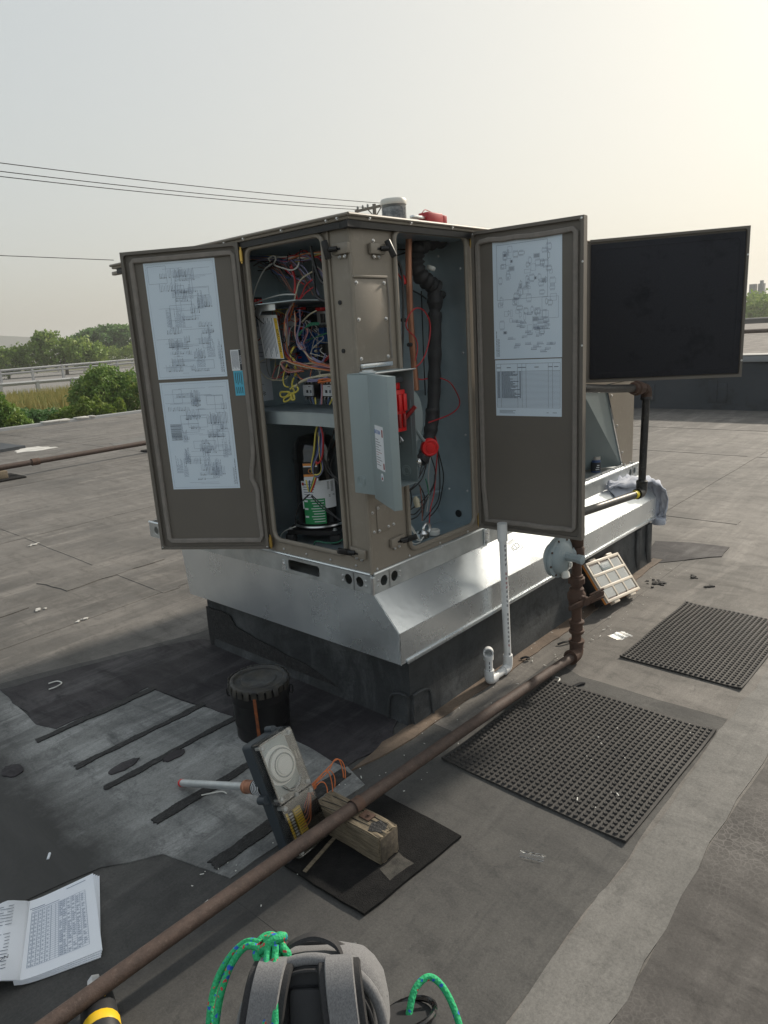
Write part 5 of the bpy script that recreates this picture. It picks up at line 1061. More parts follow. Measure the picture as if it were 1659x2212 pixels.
# ================================================================== duct smoke detector propped on its tube
S = thing('smoke_detector', 'duct smoke detector in clear housing propped up on its sampling tube', 'smoke detector', (-.67, -.29, .012))
zt = Vector((-.02, .37, .90)).normalized(); xt = Vector((1, .06, -.0)); xt = (xt - zt * xt.dot(zt)).normalized(); yt = zt.cross(xt); nt_ = -yt if yt.y > 0 else yt
Md = frame((-.735, -.305, .020), xt, zt, nt_)   # x right, y up the housing, z toward the viewer
w, h = .138, .355
MB(Md).prism(rrect(0, 0, w, h, .012), -.048, -.004, fxy).build('back_box', 'det_grey', S)
for x, y, r in ((-.004, .005, .012), (w * .75, h + .004, .011), (-.005, .188, .013)): MB(Md).cyl((x, y, -.045), (x, y, -.01), r, 14).build('mount_ear', 'det_grey', S)
def shell(y0, y1):
    return MB(Md).ring((.004, y0, w - .004, y1), rrect(.010, y0 + .006, w - .010, y1 - .006, .01), -.0035, .03, fxy).build('cover_wall', 'clear', S, 30), MB(Md).prism(rrect(.004, y0, w - .004, y1, .012), .0305, .033, fxy).build('cover', 'clear', S, 30)
shell(.166, h - .003); shell(.003, .162)
MB(Md).lathe([(.052, -.003), (.052, .006), (.046, .012), (.046, .018), (.04, .022), (.028, .022), (.026, .026), (.006, .028)], (w * .52, .258, 0), (0, 0, 1), 32).build('sensor_head', 'sensor_white', S)
MB(Md).box((.012, .172, -.0036), (w - .012, h - .012, -.0012), .0005).build('inner_plate', 'eaton_grey', S); MB(Md).lathe([(.058, -.001), (.058, .003)], (w * .52, .258, 0), (0, 0, 1), 32).build('sensor_base', 'sensor_white', S)
for r_, z_ in ((.049, .0125), (.034, .0225)): MB(Md).tube([(w * .52 + r_ * math.cos(t), .258 + r_ * math.sin(t), z_) for t in [k * .2618 for k in range(24)]], .0022, 6, closed=True).build('sensor_groove', 'eaton_in', S)
for x, y in ((.016, .178), (w - .016, .178), (.016, h - .018), (w - .016, h - .018), (.016, .150), (w - .016, .150), (.016, .014), (w - .016, .014), (w * .5, .165)):
    MB(Md).lathe([(.007, 0), (.007, .034), (.004, .036)], (x, y, 0), (0, 0, 1), 10).build('cover_screw', 'clear_hazy', S)
MB(Md).tube(crv([(.035, .21, .034), (.05, .19, .036), (.07, .185, .036), (.09, .19, .036), (.105, .21, .034)], 5), .004, 8).build('cover_rib', 'clear', S)
bd = MB(Md).box((.012, .02, -.0035), (w - .012, .155, .0), .001).build('circuit_board', 'black', S)
MB(Md).box((.016, .03, .0005), (.034, .125, .007), .001).build('terminal_strip', 'yellow', bd); MB(Md).box((.054, .045, .0005), (.082, .125, .010), .001).build('terminal_strip', 'yellow', bd)
for k in range(10):
    MB(Md).box((.018, .033 + k * .009, .0072), (.032, .0345 + k * .009, .0078)).build('divider', 'ink_dark', bd, 0); MB(Md).box((.037, .033 + k * .009, .0005), (.050, .038 + k * .009, .008), .001).build('terminal_screw', 'steel', bd); MB(Md).box((.056, .047 + k * .0077, .0102), (.080, .0485 + k * .0077, .0108)).build('divider', 'ink_dark', bd, 0)
for k, cn in enumerate(('orange', 'orange', 'pink', 'orange', 'red')):
    Q = [Md @ Vector(p) for p in ((.07 + .006 * k, .06 + k * .012, .01), (.09, .07 + k * .012, .02), (.11, .10 + k * .008, .018), (w - .006, .13 + k * .004, .01))]
    MB().tube(crv(Q, 6), .0016, 6).build('wire', 'w_' + cn, S)
for k in range(5):
    g = random.Random(40 + k); b0 = Md @ Vector((w, .135 + k * .004, .008)); R0 = .035 + .009 * k; e0_ = g.uniform(-.5, .5)
    Q = [b0] + [b0 + Vector((R0 * 1.3 * math.sin(t * .5) + .01 * k, -.02 * t / 3 + e0_ * .03, R0 * math.sin(t + e0_ * .6) * (1 if k % 2 else .6))) for t in (.8, 1.6, 2.4, 3.2, 4.0 + e0_)]
    MB().tube(crv(Q, 7), .0017, 6).build('pigtail', 'w_orange', S)
MB(Md).lathe([(.008, 0), (.010, .02), (.006, .022)], (w, .142, .006), (1, .1, 0), 10).build('wire_nut', 'w_orange', S)
t0 = Md @ Vector((.02, .215, -.05)); t1 = Vector((-.725, .294, .020)); tv = (t1 - t0)
MB().cyl(t0 - tv * .03, t0 + tv * .07, .023, 18).build('tube_collar', 'black', S); MB().lathe([(.0215, 0), (.0215, .012), (.019, .014), (.019, .042), (.021, .044), (.021, .055)], t0 + tv * .07, tv, 18).build('tube_sleeve', 'copper', S)
MB().cyl(t0 + tv * .16, t1, .0125, 16).build('sampling_tube', 'galv_dull', S); MB().lathe([(.0135, -.008), (.0135, .002), (.01, .006)], t1, tv, 14).build('red_plug', 'red', S)
for k in range(5): MB().lathe([(.0240, 0), (.0240, .002)], t0 + tv * (-.02 + k * .017), tv, 18).build('collar_print', 'white_label', S)
stick = MB().box((-.09, -.006, -.002), (.09, .006, .002), .001).mesh('stick', 'wood')
o = link('wood_shim', stick, None, (-.655, -.345, .0155), Euler((0, 0, R_(12))).to_quaternion()); tag(o, 'thin weathered wood strip lying on the rubber pad below the detector', 'stick')

# ================================================================== installation manual
Mn = thing('manual', 'open installation manual with tables lying on the dark roof', 'manual', (-1.29, .03, .004))
c00, c10, c11, c01 = Vector((-1.437, -.079, 0)), Vector((-1.247, -.151, 0)), Vector((-1.131, .131, 0)), Vector((-1.314, .165, 0))
def leafpage(a, b_, c, d_, zf, name, m, par, th=.0012, n=12, kk=6):
    vs, fs = [], []
    for l in (0, 1):
        for i in range(n + 1):
            for j in range(kk + 1):
                s, t = i / n, j / kk; p = a.lerp(b_, s).lerp(d_.lerp(c, s), t); vs.append((p.x, p.y, zf(s, t) - l * th))
    N = (n + 1) * (kk + 1); ix = lambda i, j, l: l * N + i * (kk + 1) + j
    for i in range(n):
        for j in range(kk): fs += [(ix(i, j, 0), ix(i + 1, j, 0), ix(i + 1, j + 1, 0), ix(i, j + 1, 0)), (ix(i, j, 1), ix(i, j + 1, 1), ix(i + 1, j + 1, 1), ix(i + 1, j, 1))]
    for k in range(n): fs += [(ix(k, 0, 0), ix(k, 0, 1), ix(k + 1, 0, 1), ix(k + 1, 0, 0)), (ix(k, kk, 0), ix(k + 1, kk, 0), ix(k + 1, kk, 1), ix(k, kk, 1))]
    for k in range(kk): fs += [(ix(0, k, 0), ix(0, k + 1, 0), ix(0, k + 1, 1), ix(0, k, 1)), (ix(n, k, 0), ix(n, k, 1), ix(n, k + 1, 1), ix(n, k + 1, 0))]
    return MB().add(vs, fs).build(name, m, par, 60)
zf = lambda s, t: .017 + .012 * math.exp(-s * 9) - .002 * s
for k in range(4): leafpage(c00, c10 + Vector((-.004, -.003, 0)) * k * .8, c11 + Vector((.004, -.004, 0)) * (k * 1.0), c01, lambda s, t, k=k: zf(s, t) - .0034 * k, 'page', 'paper', Mn, .0028)
pg = [o for o in Mn.children if o.name.startswith('page')][0]
def onpage(s, t): p = c00.lerp(c10, s).lerp(c01.lerp(c11, s), t); return Vector((p.x, p.y, zf(s, t) + .0006))
def pline(s0, t0, s1, t1, w, m, nm='print_line'):
    a, b_ = onpage(s0, t0), onpage(s1, t1); q = (b_ - a).normalized().cross(Vector((0, 0, 1))) * w / 2; k = max(1, int(abs(s1 - s0) * 12)); vs = []
    for i in range(k + 1): c = onpage(s0 + (s1 - s0) * i / k, t0 + (t1 - t0) * i / k); vs += [c - q, c + q]
    return vs, [(2 * i, 2 * i + 1, 2 * i + 3, 2 * i + 2) for i in range(k)]
A, Bm = MB(), MB()
for i in range(28): A.add(*pline(.13 if i < 6 else .13, .12 + .7 * i / 27, .86, .12 + .7 * i / 27, .0009, 0))
for s in (.13, .17, .22, .27, .33, .39, .45, .49, .54, .60, .66, .72, .78, .86): A.add(*pline(s, .12, s, .82, .0012 if s < .4 else .0008, 0))
g = random.Random(3)
for i in range(27):
    for s in (.5, .55, .61, .67, .73, .80): 
        if g.random() < .8: Bm.add(*pline(s, .133 + .7 * i / 27, s + g.uniform(.02, .045), .133 + .7 * i / 27, .0028, 0))
    if i % 2 == 0:
        for s in (.14, .18, .235, .285, .345): Bm.add(*pline(s, .133 + .7 * i / 27, s + .02, .133 + .7 * i / 27, .0025, 0))
Bm.add(*pline(.6, .95, .88, .95, .003, 0)); Bm.add(*pline(.1, .87, .3, .87, .003, 0)); Bm.add(*pline(.13, .845, .5, .845, .0022, 0))
A.build('table_rules', 'ink_faint', pg, 0); Bm.build('table_print', 'ink_faint', pg, 0)
# rolled left page
L0, L1 = c00, c01
n = 12; vs = []
for t in (0, .5, 1):
    base = L0.lerp(L1, t); q = (L0 - c10).normalized()
    for i in range(n + 1):
        u_ = i / n; d_ = -.018 + .16 * u_ ; zz = .020 + .035 * math.sin(min(1, u_ * 2.1) * math.pi * .5) - .05 * max(0, u_ - .35) ; x_ = d_ if u_ > .12 else -.018 + .012 * math.sin(u_ * 26)
        vs.append(base + q * x_ + Vector((0, 0, max(.006, zz))))
fs = [(r * (n + 1) + i, r * (n + 1) + i + 1, (r + 1) * (n + 1) + i + 1, (r + 1) * (n + 1) + i) for r in (0, 1) for i in range(n)]
rp = MB().add(vs, fs).build('rolled_page', 'paper', Mn, 60); md = rp.modifiers.new('thick', 'SOLIDIFY'); md.thickness = .004
def onroll(u_, t):
    i = u_ * n; k = min(n - 1, int(i)); f = i - k; r = 0 if t < .5 else 1; tt = (t - .5 * r) * 2
    a = vs[r * (n + 1) + k].lerp(vs[r * (n + 1) + k + 1], f); c = vs[(r + 1) * (n + 1) + k].lerp(vs[(r + 1) * (n + 1) + k + 1], f); return a.lerp(c, tt) + Vector((0, 0, .0042))
Rb = MB()
for i in range(20):
    t = .92 - i * .042
    if 6 < i < 9: continue
    for (a, b_) in ((.22, .5), (.5, .9)):
        p, q = onroll(a, t), onroll(b_ - g.uniform(0, .1), t); Rb.add([p + Vector((0, -.001, 0)), q + Vector((0, -.001, 0)), q + Vector((0, .0012, 0)), p + Vector((0, .0012, 0))], [(0, 1, 2, 3)])
Rb.build('print', 'ink', rp, 0)
cx_ = onroll(.4, .2); ex_ = (onroll(.25, .2) - onroll(.6, .2)).normalized(); ey_ = (L1 - L0).normalized(); text('caution_word', 'CAUTION', .016, frame(cx_ + Vector((0, 0, .001)), ex_, ey_, ex_.cross(ey_)), 'ink_dark', rp)

# ================================================================== impact driver
Dr = thing('cordless_driver', 'yellow and black cordless driver lying under the rusty pipe', 'drill', (-1.36, -.36, .005))
a0 = Vector((-1.318, -.262, .045)); axd = Vector((-.35, -.92, .06)).normalized()
body = MB().lathe([(.010, 0), (.012, .002), (.012, .022), (.021, .026), (.024, .036), (.034, .042), (.037, .07), (.040, .11), (.040, .18), (.032, .20)], a0, axd, 20).build('body', 'drill_black', Dr)
MB().lathe([(.0155, -.012), (.0165, -.004), (.0165, .014), (.0145, .018), (.0095, .018), (.0095, -.012)], a0, axd, 6, cap=False).build('hex_socket', 'steel', Dr)
MB().lathe([(.0395, .128), (.0415, .132), (.0415, .152), (.0405, .156)], a0, axd, 20).build('yellow_shell', 'drill_yellow', Dr)
u = Vector((0, 0, 1)); sdv = axd.cross(u)
for s in (-1, 1): MB().tube([a0 + axd * (.048 + .008 * k) + sdv * s * (.014 + .004 * (k % 4 < 2)) + u * (.030 + .0005 * k) for k in range(8)], .0022, 6).build('yellow_line', 'drill_yellow', Dr)
MB().tube(crv([a0 + axd * .15 + u * -.01, a0 + axd * .19 + sdv * .06 + u * -.02, a0 + axd * .21 + sdv * .13 + u * -.022], 4), .019, 12).build('grip', 'drill_black', Dr)

# ================================================================== backpack and rope
Bk = thing('backpack', 'grey heather backpack with black back panel standing on the roof', 'backpack', (-1.17, -.96, .005))
rt = Vector((.655, -.755, 0)).normalized(); fw = Vector((.755, .655, 0)).normalized()
tilt = Matrix.Rotation(R_(-24), 4, rt)
Mb = Matrix.Translation((-1.245, -.965, .022)) @ tilt @ frame((0, 0, 0), rt, fw, (0, 0, 1))
def loft(secs, n=36, p=3.2):
    vs, fs = [], []
    for z, cx, cy, a, b_ in secs:
        for k in range(n):
            t = 2 * math.pi * k / n; c, s = math.cos(t), math.sin(t); vs.append((cx + a * math.copysign(abs(c) ** (2 / p), c), cy + b_ * math.copysign(abs(s) ** (2 / p), s), z))
    for i in range(len(secs) - 1):
        for k in range(n): fs.append((i * n + k, i * n + (k + 1) % n, (i + 1) * n + (k + 1) % n, (i + 1) * n + k))
    fs += [tuple(range(n))[::-1], tuple((len(secs) - 1) * n + k for k in range(n))]; return vs, fs
MB(Mb).add(*loft([(0, 0, .03, .138, .08), (.02, 0, .03, .148, .09), (.2, 0, .03, .138, .095), (.28, 0, .025, .135, .088), (.325, 0, .018, .128, .078), (.352, 0, .012, .114, .064), (.372, 0, .006, .098, .05), (.384, 0, .0, .066, .036), (.389, 0, .0, .03, .02)])).build('main_body', 'heather', Bk)
arch = lambda u_, hw=.118, top=.395: (hw * math.cos(u_), top - .11 * (1 - math.sin(u_)))
# padded back panel with its channels
pts = [(-.112, .02)] + [(-.112, .27)] + [(.112 * -math.cos(R_(a)), .285 + .10 * math.sin(R_(a))) for a in range(0, 181, 12)] + [(.112, .27), (.112, .02)]
MB(Mb).prism(pts, -.075, -.045, fxz).build('back_panel', 'nylon', Bk)
for x0, x1 in ((-.038, .032),):
    MB(Mb).box((x0, -.088, .05), (x1, -.07, .355), .012).build('spine_pad', 'nylon', Bk); MB(Mb).box((x0 + .002, -.091, .262), (x1 - .002, -.087, .27), .002).build('pad_channel', 'black', Bk)
for a0_, a1_ in ((-.108, -.045), (.038, .108)):
    MB(Mb).box((a0_, -.084, .04), (a1_, -.07, .30), .010).build('side_pad', 'nylon', Bk)
# arched piping
MB(Mb).tube([(.128 * -math.cos(R_(a)), -.062, .275 + .118 * math.sin(R_(a))) for a in range(-10, 191, 8)], .010, 10).build('arch_edge', 'heather', Bk)
MB(Mb).tube([(.112 * -math.cos(R_(a)), -.078, .272 + .108 * math.sin(R_(a))) for a in range(-10, 191, 8)], .004, 8).build('arch_piping', 'webbing', Bk)
def strap(x0, x1, wd, name, m, dz=0):
    path = [(x0, -.060, .392), (x0 + (x1 - x0) * .1, -.088, .385), (x0 + (x1 - x0) * .3, -.112, .35), (x0 + (x1 - x0) * .6, -.122, .28), (x0 + (x1 - x0) * .85, -.122, .18), (x1, -.11, .08)]
    P = crv(path, 5); vs, fs = [], []
    for i, p in enumerate(P):
        t = (P[min(len(P) - 1, i + 1)] - P[max(0, i - 1)]).normalized(); s = Vector((1, 0, 0)); nn = t.cross(s).normalized()
        for q, (o, e_) in enumerate(((-.5, 0), (-.46, .006), (.46, .006), (.5, 0), (.46, -.006), (-.46, -.006))): vs.append(p + s * o * wd + nn * (e_ + dz))
    for i in range(len(P) - 1):
        for k in range(6): fs.append((i * 6 + k, i * 6 + (k + 1) % 6, (i + 1) * 6 + (k + 1) % 6, (i + 1) * 6 + k))
    return MB(Mb).add(vs, fs).build(name, m, Bk, 60)
strap(.052, .080, .052, 'shoulder_strap', 'heather'); strap(.052, .080, .078, 'strap_edge', 'webbing', -.006)
strap(-.066, -.098, .052, 'shoulder_strap', 'heather'); strap(-.066, -.098, .078, 'strap_edge', 'webbing', -.006)
# top handle, zips
P = crv([(-.060, -.035, .375), (-.045, -.03, .402), (0, -.022, .415), (.042, -.026, .402), (.060, -.035, .372)], 6); vs = []
for p in P: vs += [p + Vector((0, -.013, -.003)), p + Vector((0, -.011, .004)), p + Vector((0, .011, .004)), p + Vector((0, .013, -.003))]
MB(Mb).add(vs, [(4 * i + k, 4 * i + (k + 1) % 4, 4 * i + 4 + (k + 1) % 4, 4 * i + 4 + k) for i in range(len(P) - 1) for k in range(4)]).build('grab_handle', 'webbing', Bk, 60)
for yy, sc, nm in ((.02, 1.0, 'zip'), (.068, .92, 'zip')):
    zp = [(x * .128 * sc, yy * .8 - .004, .392 - .10 * abs(x) ** 2.6 - (.002 if yy < .05 else .020)) for x in [k / 14 for k in range(-14, 15)]]
    MB(Mb).tube(zp, .006, 8).build('zip_cover', 'webbing', Bk); MB(Mb).tube([(p[0], p[1] + .002, p[2] + .0045) for p in zp], .0026, 6).build(nm, 'black', Bk)
for x in (-.03, .055): MB(Mb).box((x, .047, .372 - abs(x) * .12), (x + .02, .057, .379 - abs(x) * .12), .002).build('zip_pull', 'steel', Bk)
MB(Mb).tube(crv([(.075, .055, .365), (.10, .06, .345), (.118, .055, .30)], 4), .004, 8).build('pull_tape', 'webbing', Bk)
# side pouch with bottle sleeve
MB(Mb).add(*loft([(.06, .165, .03, .045, .055), (.18, .172, .03, .052, .06), (.24, .172, .03, .05, .055), (.252, .172, .03, .044, .05)], 24, 2.4)).build('side_pouch', 'nylon', Bk)
MB(Mb).tube([(.172 + .05 * math.cos(t), .03 + .055 * math.sin(t), .252 + .01 * math.cos(t)) for t in [k * .314 for k in range(20)]], .006, 8, closed=True).build('pouch_rim', 'black_gloss', Bk)
# rope
Rp = thing('rope', 'green braided rope with red and blue flecks knotted on the backpack handle', 'rope', (-1.2, -.9, .02))
def rp_(pts, r=.0064, n=8): MB().tube(crv([Mb @ Vector(p) for p in pts], n), r, 12).build('rope_strand', 'rope', Rp)
K = Vector((-.078, -.035, .405))
for k in range(3):
    q = []
    for i in range(14):
        t = i / 13 * 6.283; q.append(K + Vector((.022 * math.cos(t) + .004 * k - .004, .018 * math.sin(t) * (1 if k != 1 else .5), .016 * math.sin(t + k * 1.1) + .004 * (k - 1))))
    MB().tube(crv([Mb @ v for v in q], 4), .0078, 12).build('rope_strand', 'rope', Rp)
rp_([K + Vector((-.01, 0, .012)), K + Vector((.012, -.004, .016)), K + Vector((.026, -.01, .0)), K + Vector((.034, -.012, -.012)), K + Vector((.02, -.02, -.02)), K + Vector((0, -.02, -.014))], .0078)
rp_([K + Vector((0, -.02, .01)), K + Vector((.0, -.036, -.012)), (-.075, -.095, .37), (-.072, -.125, .30), (-.066, -.135, .2), (-.06, -.13, .1)]); rp_([K + Vector((.014, -.02, .01)), K + Vector((.015, -.036, -.012)), (-.058, -.098, .37), (-.054, -.128, .30), (-.05, -.138, .2), (-.045, -.13, .1)])
rp_([K + Vector((-.015, 0, .006)), (-.13, -.012, .405), (-.165, -.02, .375), (-.185, -.04, .33), (-.19, -.06, .25), (-.195, -.08, .12), (-.21, -.09, .02)]); rp_([K + Vector((-.012, -.012, .0)), (-.125, -.03, .405), (-.155, -.04, .37), (-.172, -.055, .31), (-.178, -.07, .22), (-.186, -.085, .1), (-.19, -.1, .02)])
rp_([(.17, .03, .245), (.185, .05, .285), (.215, .065, .30), (.245, .06, .275), (.268, .04, .22), (.285, .0, .13), (.30, -.04, .02)], .0066)

# ================================================================== organizer case leaning on the curb
O = thing('tool_organizer', 'black parts organizer with clear lid leaning against the curb', 'organizer', (1.68, -.2, .004))
nrm = Vector((0, -.78, .62)).normalized(); upv = Vector((0, .62, .78)).normalized(); xv = Vector((1, 0, 0)); th = R_(-6); xv2 = xv * math.cos(th) + upv * math.sin(th); up2 = upv * math.cos(th) - xv * math.sin(th)
Mo = frame(Vector((1.48, -.262, .072)), xv2, up2, nrm)
w, h = .355, .235
MB(Mo).box((.006, .006, -.085), (w - .006, h - .006, -.022), .012).build('base', 'black', O); MB(Mo).ring((0, 0, w, h), rrect(.012, .012, w - .012, h - .012, .012), -.022, -.012, fxy).build('orange_seal', 'orange', O, 30)
MB(Mo).box((.002, .002, -.0115), (w - .002, h - .002, -.006), .002).build('inner_tray', 'off_white', O)
rows, cols = 2, 4; cells = []
mat('lid_white', (.62, .55, .46), .4, 0, (.56, .5, .42), 20); mat('foam_white', (.50, .42, .38), .5, 0, (.38, .31, .28), 90)
MB(Mo).box((.004, .004, -.0055), (w - .004, h - .004, -.002), .001).build('tray_liner', 'foam_white', O)
xs_ = [.018, .103, .118, .196, .211, .289, .3045, .338]; cw, ch = .092, .09
for x in (.0, .115, .224, w - .016): MB(Mo).box((x, 0, -.0015), (x + (.016), h, .006), .003).build('lid_rib', 'lid_white', O)
for y in (0, .074, .147, h - .016): MB(Mo).box((.0, y, -.001), (w, y + .016, .0068), .003).build('lid_rib', 'lid_white', O)
MB(Mo).box((.024, .024, .0), (w - .024, h - .024, .003)).build('lid_window', 'clear_hazy', O, 0)
MB(Mo).box((.115, .165, .004), (.205, .205, .0072), .002).build('name_plate', 'eaton_in', O)
text('brand_word', 'RIDGID', .020, Mo @ Matrix.Translation((.16, .185, .0078)), 'white_label', O)
for x in (.06, .24):
    MB(Mo).box((x, h - .004, -.03), (x + .06, h + .014, .002), .004).build('latch', 'lid_white', O); MB(Mo).box((x, -.014, -.03), (x + .06, .004, .002), .004).build('hinge', 'lid_white', O)

# ================================================================== things standing on the unit
cn = thing('plastic_jar', 'round clear plastic container with white lid on the unit roof', 'jar', (.545, .26, 1.889))
MB().lathe([(.046, 0), (.050, .004), (.050, .112), (.047, .114)], (.545, .26, 1.8895), (0, 0, 1), 32).build('jar_wall', 'clear', cn)
mat('jar_fill', (.09, .11, .15), .5, 0, (.5, .52, .55), 22, lo=.45, hi=.62)
MB().lathe([(.047, .004), (.048, .1), (.03, .108)], (.545, .26, 1.8895), (0, 0, 1), 24).build('contents', 'jar_fill', cn); MB().lathe([(.052, .112), (.053, .114), (.053, .13), (.050, .134)], (.545, .26, 1.8895), (0, 0, 1), 32).build('lid', 'off_white', cn)
rt_ = thing('red_hand_tool', 'small red hand tool lying on the unit roof', 'tool', (.48, .06, 1.889))
MB().box((.435, .0, 1.8895), (.53, .05, 1.932), .006).build('tool_body', 'tool_red', rt_); MB().box((.533, .005, 1.8895), (.562, .048, 1.928), .005).build('tool_end', 'tool_red', rt_); MB().box((.36, .01, 1.905), (.433, .03, 1.916), .003).build('blade', 'steel', rt_)
MB().tube(crv([(.42, .02, 1.925), (.44, .02, 1.94), (.47, .03, 1.942), (.5, .02, 1.931)], 5), .0015, 6).build('loop', 'tool_red', rt_)
jr = thing('compound_can', 'small dark can of pipe compound with screw lid on the condenser deck', 'can', (2.06, .11, .633))
MB().lathe([(.026, 0), (.028, .003), (.028, .068), (.024, .074)], (2.06, .09, .6325), (0, 0, 1), 24).build('can_body', 'w_blue', jr); MB().lathe([(.0285, .01), (.0285, .06)], (2.06, .09, .6325), (0, 0, 1), 24, cap=False).build('can_label', 'ink_dark', jr); MB().lathe([(.025, .074), (.027, .076), (.027, .094), (.024, .096)], (2.06, .09, .6325), (0, 0, 1), 24).build('lid', 'steel', jr)
for k in range(3): MB(frame((2.06 - .0205, .09 - .0198, .65 + k * .012), (.7, -.7, 0), (0, 0, 1), (-.7, -.7, 0))).box((-.01 + .004 * k, 0, 0), (.012, .005, .0006)).build('label_print', 'white_label', jr, 0)
MB().tube([(1.93, .03, .6375), (1.99, .02, .637)], .005, 8).build('hand_bit', 'black', tag(thing('drill_bit', 'dark drill bit lying on the condenser deck', 'bit', (1.95, .03, .633)))) 
# sweatshirt draped over the far end of the adapter
sw_ = thing('sweatshirt', 'pale blue grey sweatshirt draped over the end of the metal adapter', 'sweatshirt', (2.45, -.05, .3))
n1, n2 = 26, 14; vs = []
spine = crv([(1.98, -.02, .555), (2.15, -.05, .545), (2.30, -.06, .535), (2.42, -.08, .51), (2.49, -.10, .46), (2.515, -.115, .38), (2.52, -.12, .30), (2.515, -.12, .262)], 5)
m_ = len(spine)
for i, p in enumerate(spine):
    s = i / (m_ - 1); wd = .02 + .085 * math.sin(min(1, s * 1.6) * 1.57) - (.045 * max(0, s - .6) / .4)
    tdir = (spine[min(m_ - 1, i + 1)] - spine[max(0, i - 1)]).normalized(); ac = Vector((0, -1, 0)); nn = tdir.cross(ac).normalized(); nn = nn if nn.z + nn.x > 0 else -nn
    for j in range(n2 + 1):
        t = j / n2 - .5; ru = .016 * math.sin(t * 16 + s * 19) + .012 * math.sin(t * 31 - s * 27) + .008 * math.sin(s * 60 + t * 9)
        arch_ = .028 * (1 - (2 * t) ** 2); vs.append(p + ac * t * wd * 1.25 + nn * (ru * .6 + arch_ + .004))
fs = [(i * (n2 + 1) + j, i * (n2 + 1) + j + 1, (i + 1) * (n2 + 1) + j + 1, (i + 1) * (n2 + 1) + j) for i in range(m_ - 1) for j in range(n2)]
o = MB().add(vs, fs).build('sleeve', 'shirt', sw_, 0); o.data.shade_smooth(); md = o.modifiers.new('thick', 'SOLIDIFY'); md.thickness = .008
MB().lathe([(.040, 0), (.043, .006), (.042, .035), (.038, .042)], (2.517, -.12, .232), (0, 0, 1), 16).build('cuff', 'shirt', sw_)
vs = []
for i in range(17):
    for j in range(9):
        s, t = i / 16, j / 8; x = 2.02 + .36 * s; y = -.075 + .14 * t; z = .549 + .028 * math.sin(math.pi * s) * math.sin(math.pi * t) + .014 * math.sin(s * 21 + t * 9) * math.sin(math.pi * s) + .008 * math.sin(s * 37 - t * 17); vs.append((x, y, z - (.0 if y > -.004 else (-.004 - y) * 1.1)))
o = MB().add(vs, [(i * 9 + j, i * 9 + j + 1, (i + 1) * 9 + j + 1, (i + 1) * 9 + j) for i in range(16) for j in range(8)]).build('body_folds', 'shirt', sw_, 0); o.data.shade_smooth(); md = o.modifiers.new('thick', 'SOLIDIFY'); md.thickness = .006

# ================================================================== litter
def scrap(name, label, cat, path, r, m, grp=None):
    o = MB().tube(crv(path, 6), r, 6).build(name, m, None); c = Vector(path[0]); o.data.transform(Matrix.Translation(-c)); o.location = c; tag(o, label, cat, grp); return o
scrap('cable_tie', 'curled white cable tie lying on the dark tar coating', 'cable tie', [(-.69, 1.44, .009), (-.66, 1.43, .012), (-.625, 1.45, .010), (-.63, 1.49, .009), (-.665, 1.50, .009)], .003, 'w_white')
scrap('cable_tie', 'white cable tie offcut beside the corner of the large studded mat', 'cable tie', [(.66, -.375, .006), (.685, -.40, .009), (.715, -.392, .010), (.72, -.37, .008)], .0035, 'w_white')
scrap('wire_scrap', 'thin pale wire scrap near the red end of the sampling tube', 'wire', [(-.715, .19, .010), (-.69, .17, .012), (-.66, .15, .010), (-.655, .13, .008)], .0022, 'w_white')
scrap('black_scrap', 'short black tie scrap at the curb foot behind the gas valve', 'scrap', [(1.02, -.22, .008), (1.05, -.24, .014), (1.09, -.26, .008)], .005, 'black')
scrap('black_scrap', 'small twisted black scrap on the rust stained membrane by the drain trap', 'scrap', [(.78, -.16, .012), (.80, -.175, .018), (.81, -.19, .012), (.79, -.185, .012)], .005, 'black')
scrap('wood_chip', 'black chip lying beside the corner of the large studded mat', 'scrap', [(.69, -.47, .006), (.73, -.485, .009), (.745, -.495, .006)], .006, 'black')
scrap('paper_bit', 'small white paper bit on the dark membrane near the manual', 'paper', [(-1.185, .315, .004), (-1.17, .335, .006)], .004, 'paper')
for i, (x, y, L, lab) in enumerate(((-.25, 2.56, .05, 'crumpled white scrap on the brown membrane by the square repair'), (-.18, 2.16, .05, 'hooked white scrap on the brown membrane'), (.37, 4.15, .06, 'long white scrap far out on the membrane'))):
    b = MB()
    for k in range(6):
        cx, cy, r = x + rng.uniform(-L, L) * .6, y + rng.uniform(-L, L) * .3, L * rng.uniform(.12, .35); b.prism([(cx + r * rng.uniform(.3, 1.5) * math.cos(q), cy + r * rng.uniform(.3, 1.) * math.sin(q)) for q in range(6)], .002, rng.uniform(.004, .008), fxy)
    o = b.build('white_scrap', 'white_paint', None); o.data.transform(Matrix.Translation((-x, -y, -.003))); o.location = (x, y, .004); tag(o, lab, 'scrap')
def film(label, c, sx, sy, rot, hh):
    vs = []; n = 8
    for i in range(n + 1):
        for j in range(n + 1):
            s, t = i / n - .5, j / n - .5; vs.append((s * sx, t * sy, .004 + hh * abs(math.sin(s * 5 + 1)) + hh * .4 * math.sin(t * 14 + s * 9) ** 2))
    o = MB().add(vs, [(i * (n + 1) + j, i * (n + 1) + j + 1, (i + 1) * (n + 1) + j + 1, (i + 1) * (n + 1) + j) for i in range(n) for j in range(n)]).build('plastic_film', 'clear_film', None, 0); o.data.shade_smooth(); o.location = (*c, 0); o.rotation_euler.z = rot; tag(o, label, 'plastic film'); return o
film('crumpled clear plastic wrapper on the smooth dark membrane', (-.29, -.84), .035, .07, R_(20), .006); film('clear plastic strip by the corner of the far studded mat', (1.27, -.42), .10, .07, R_(-20), .007)
b = MB()
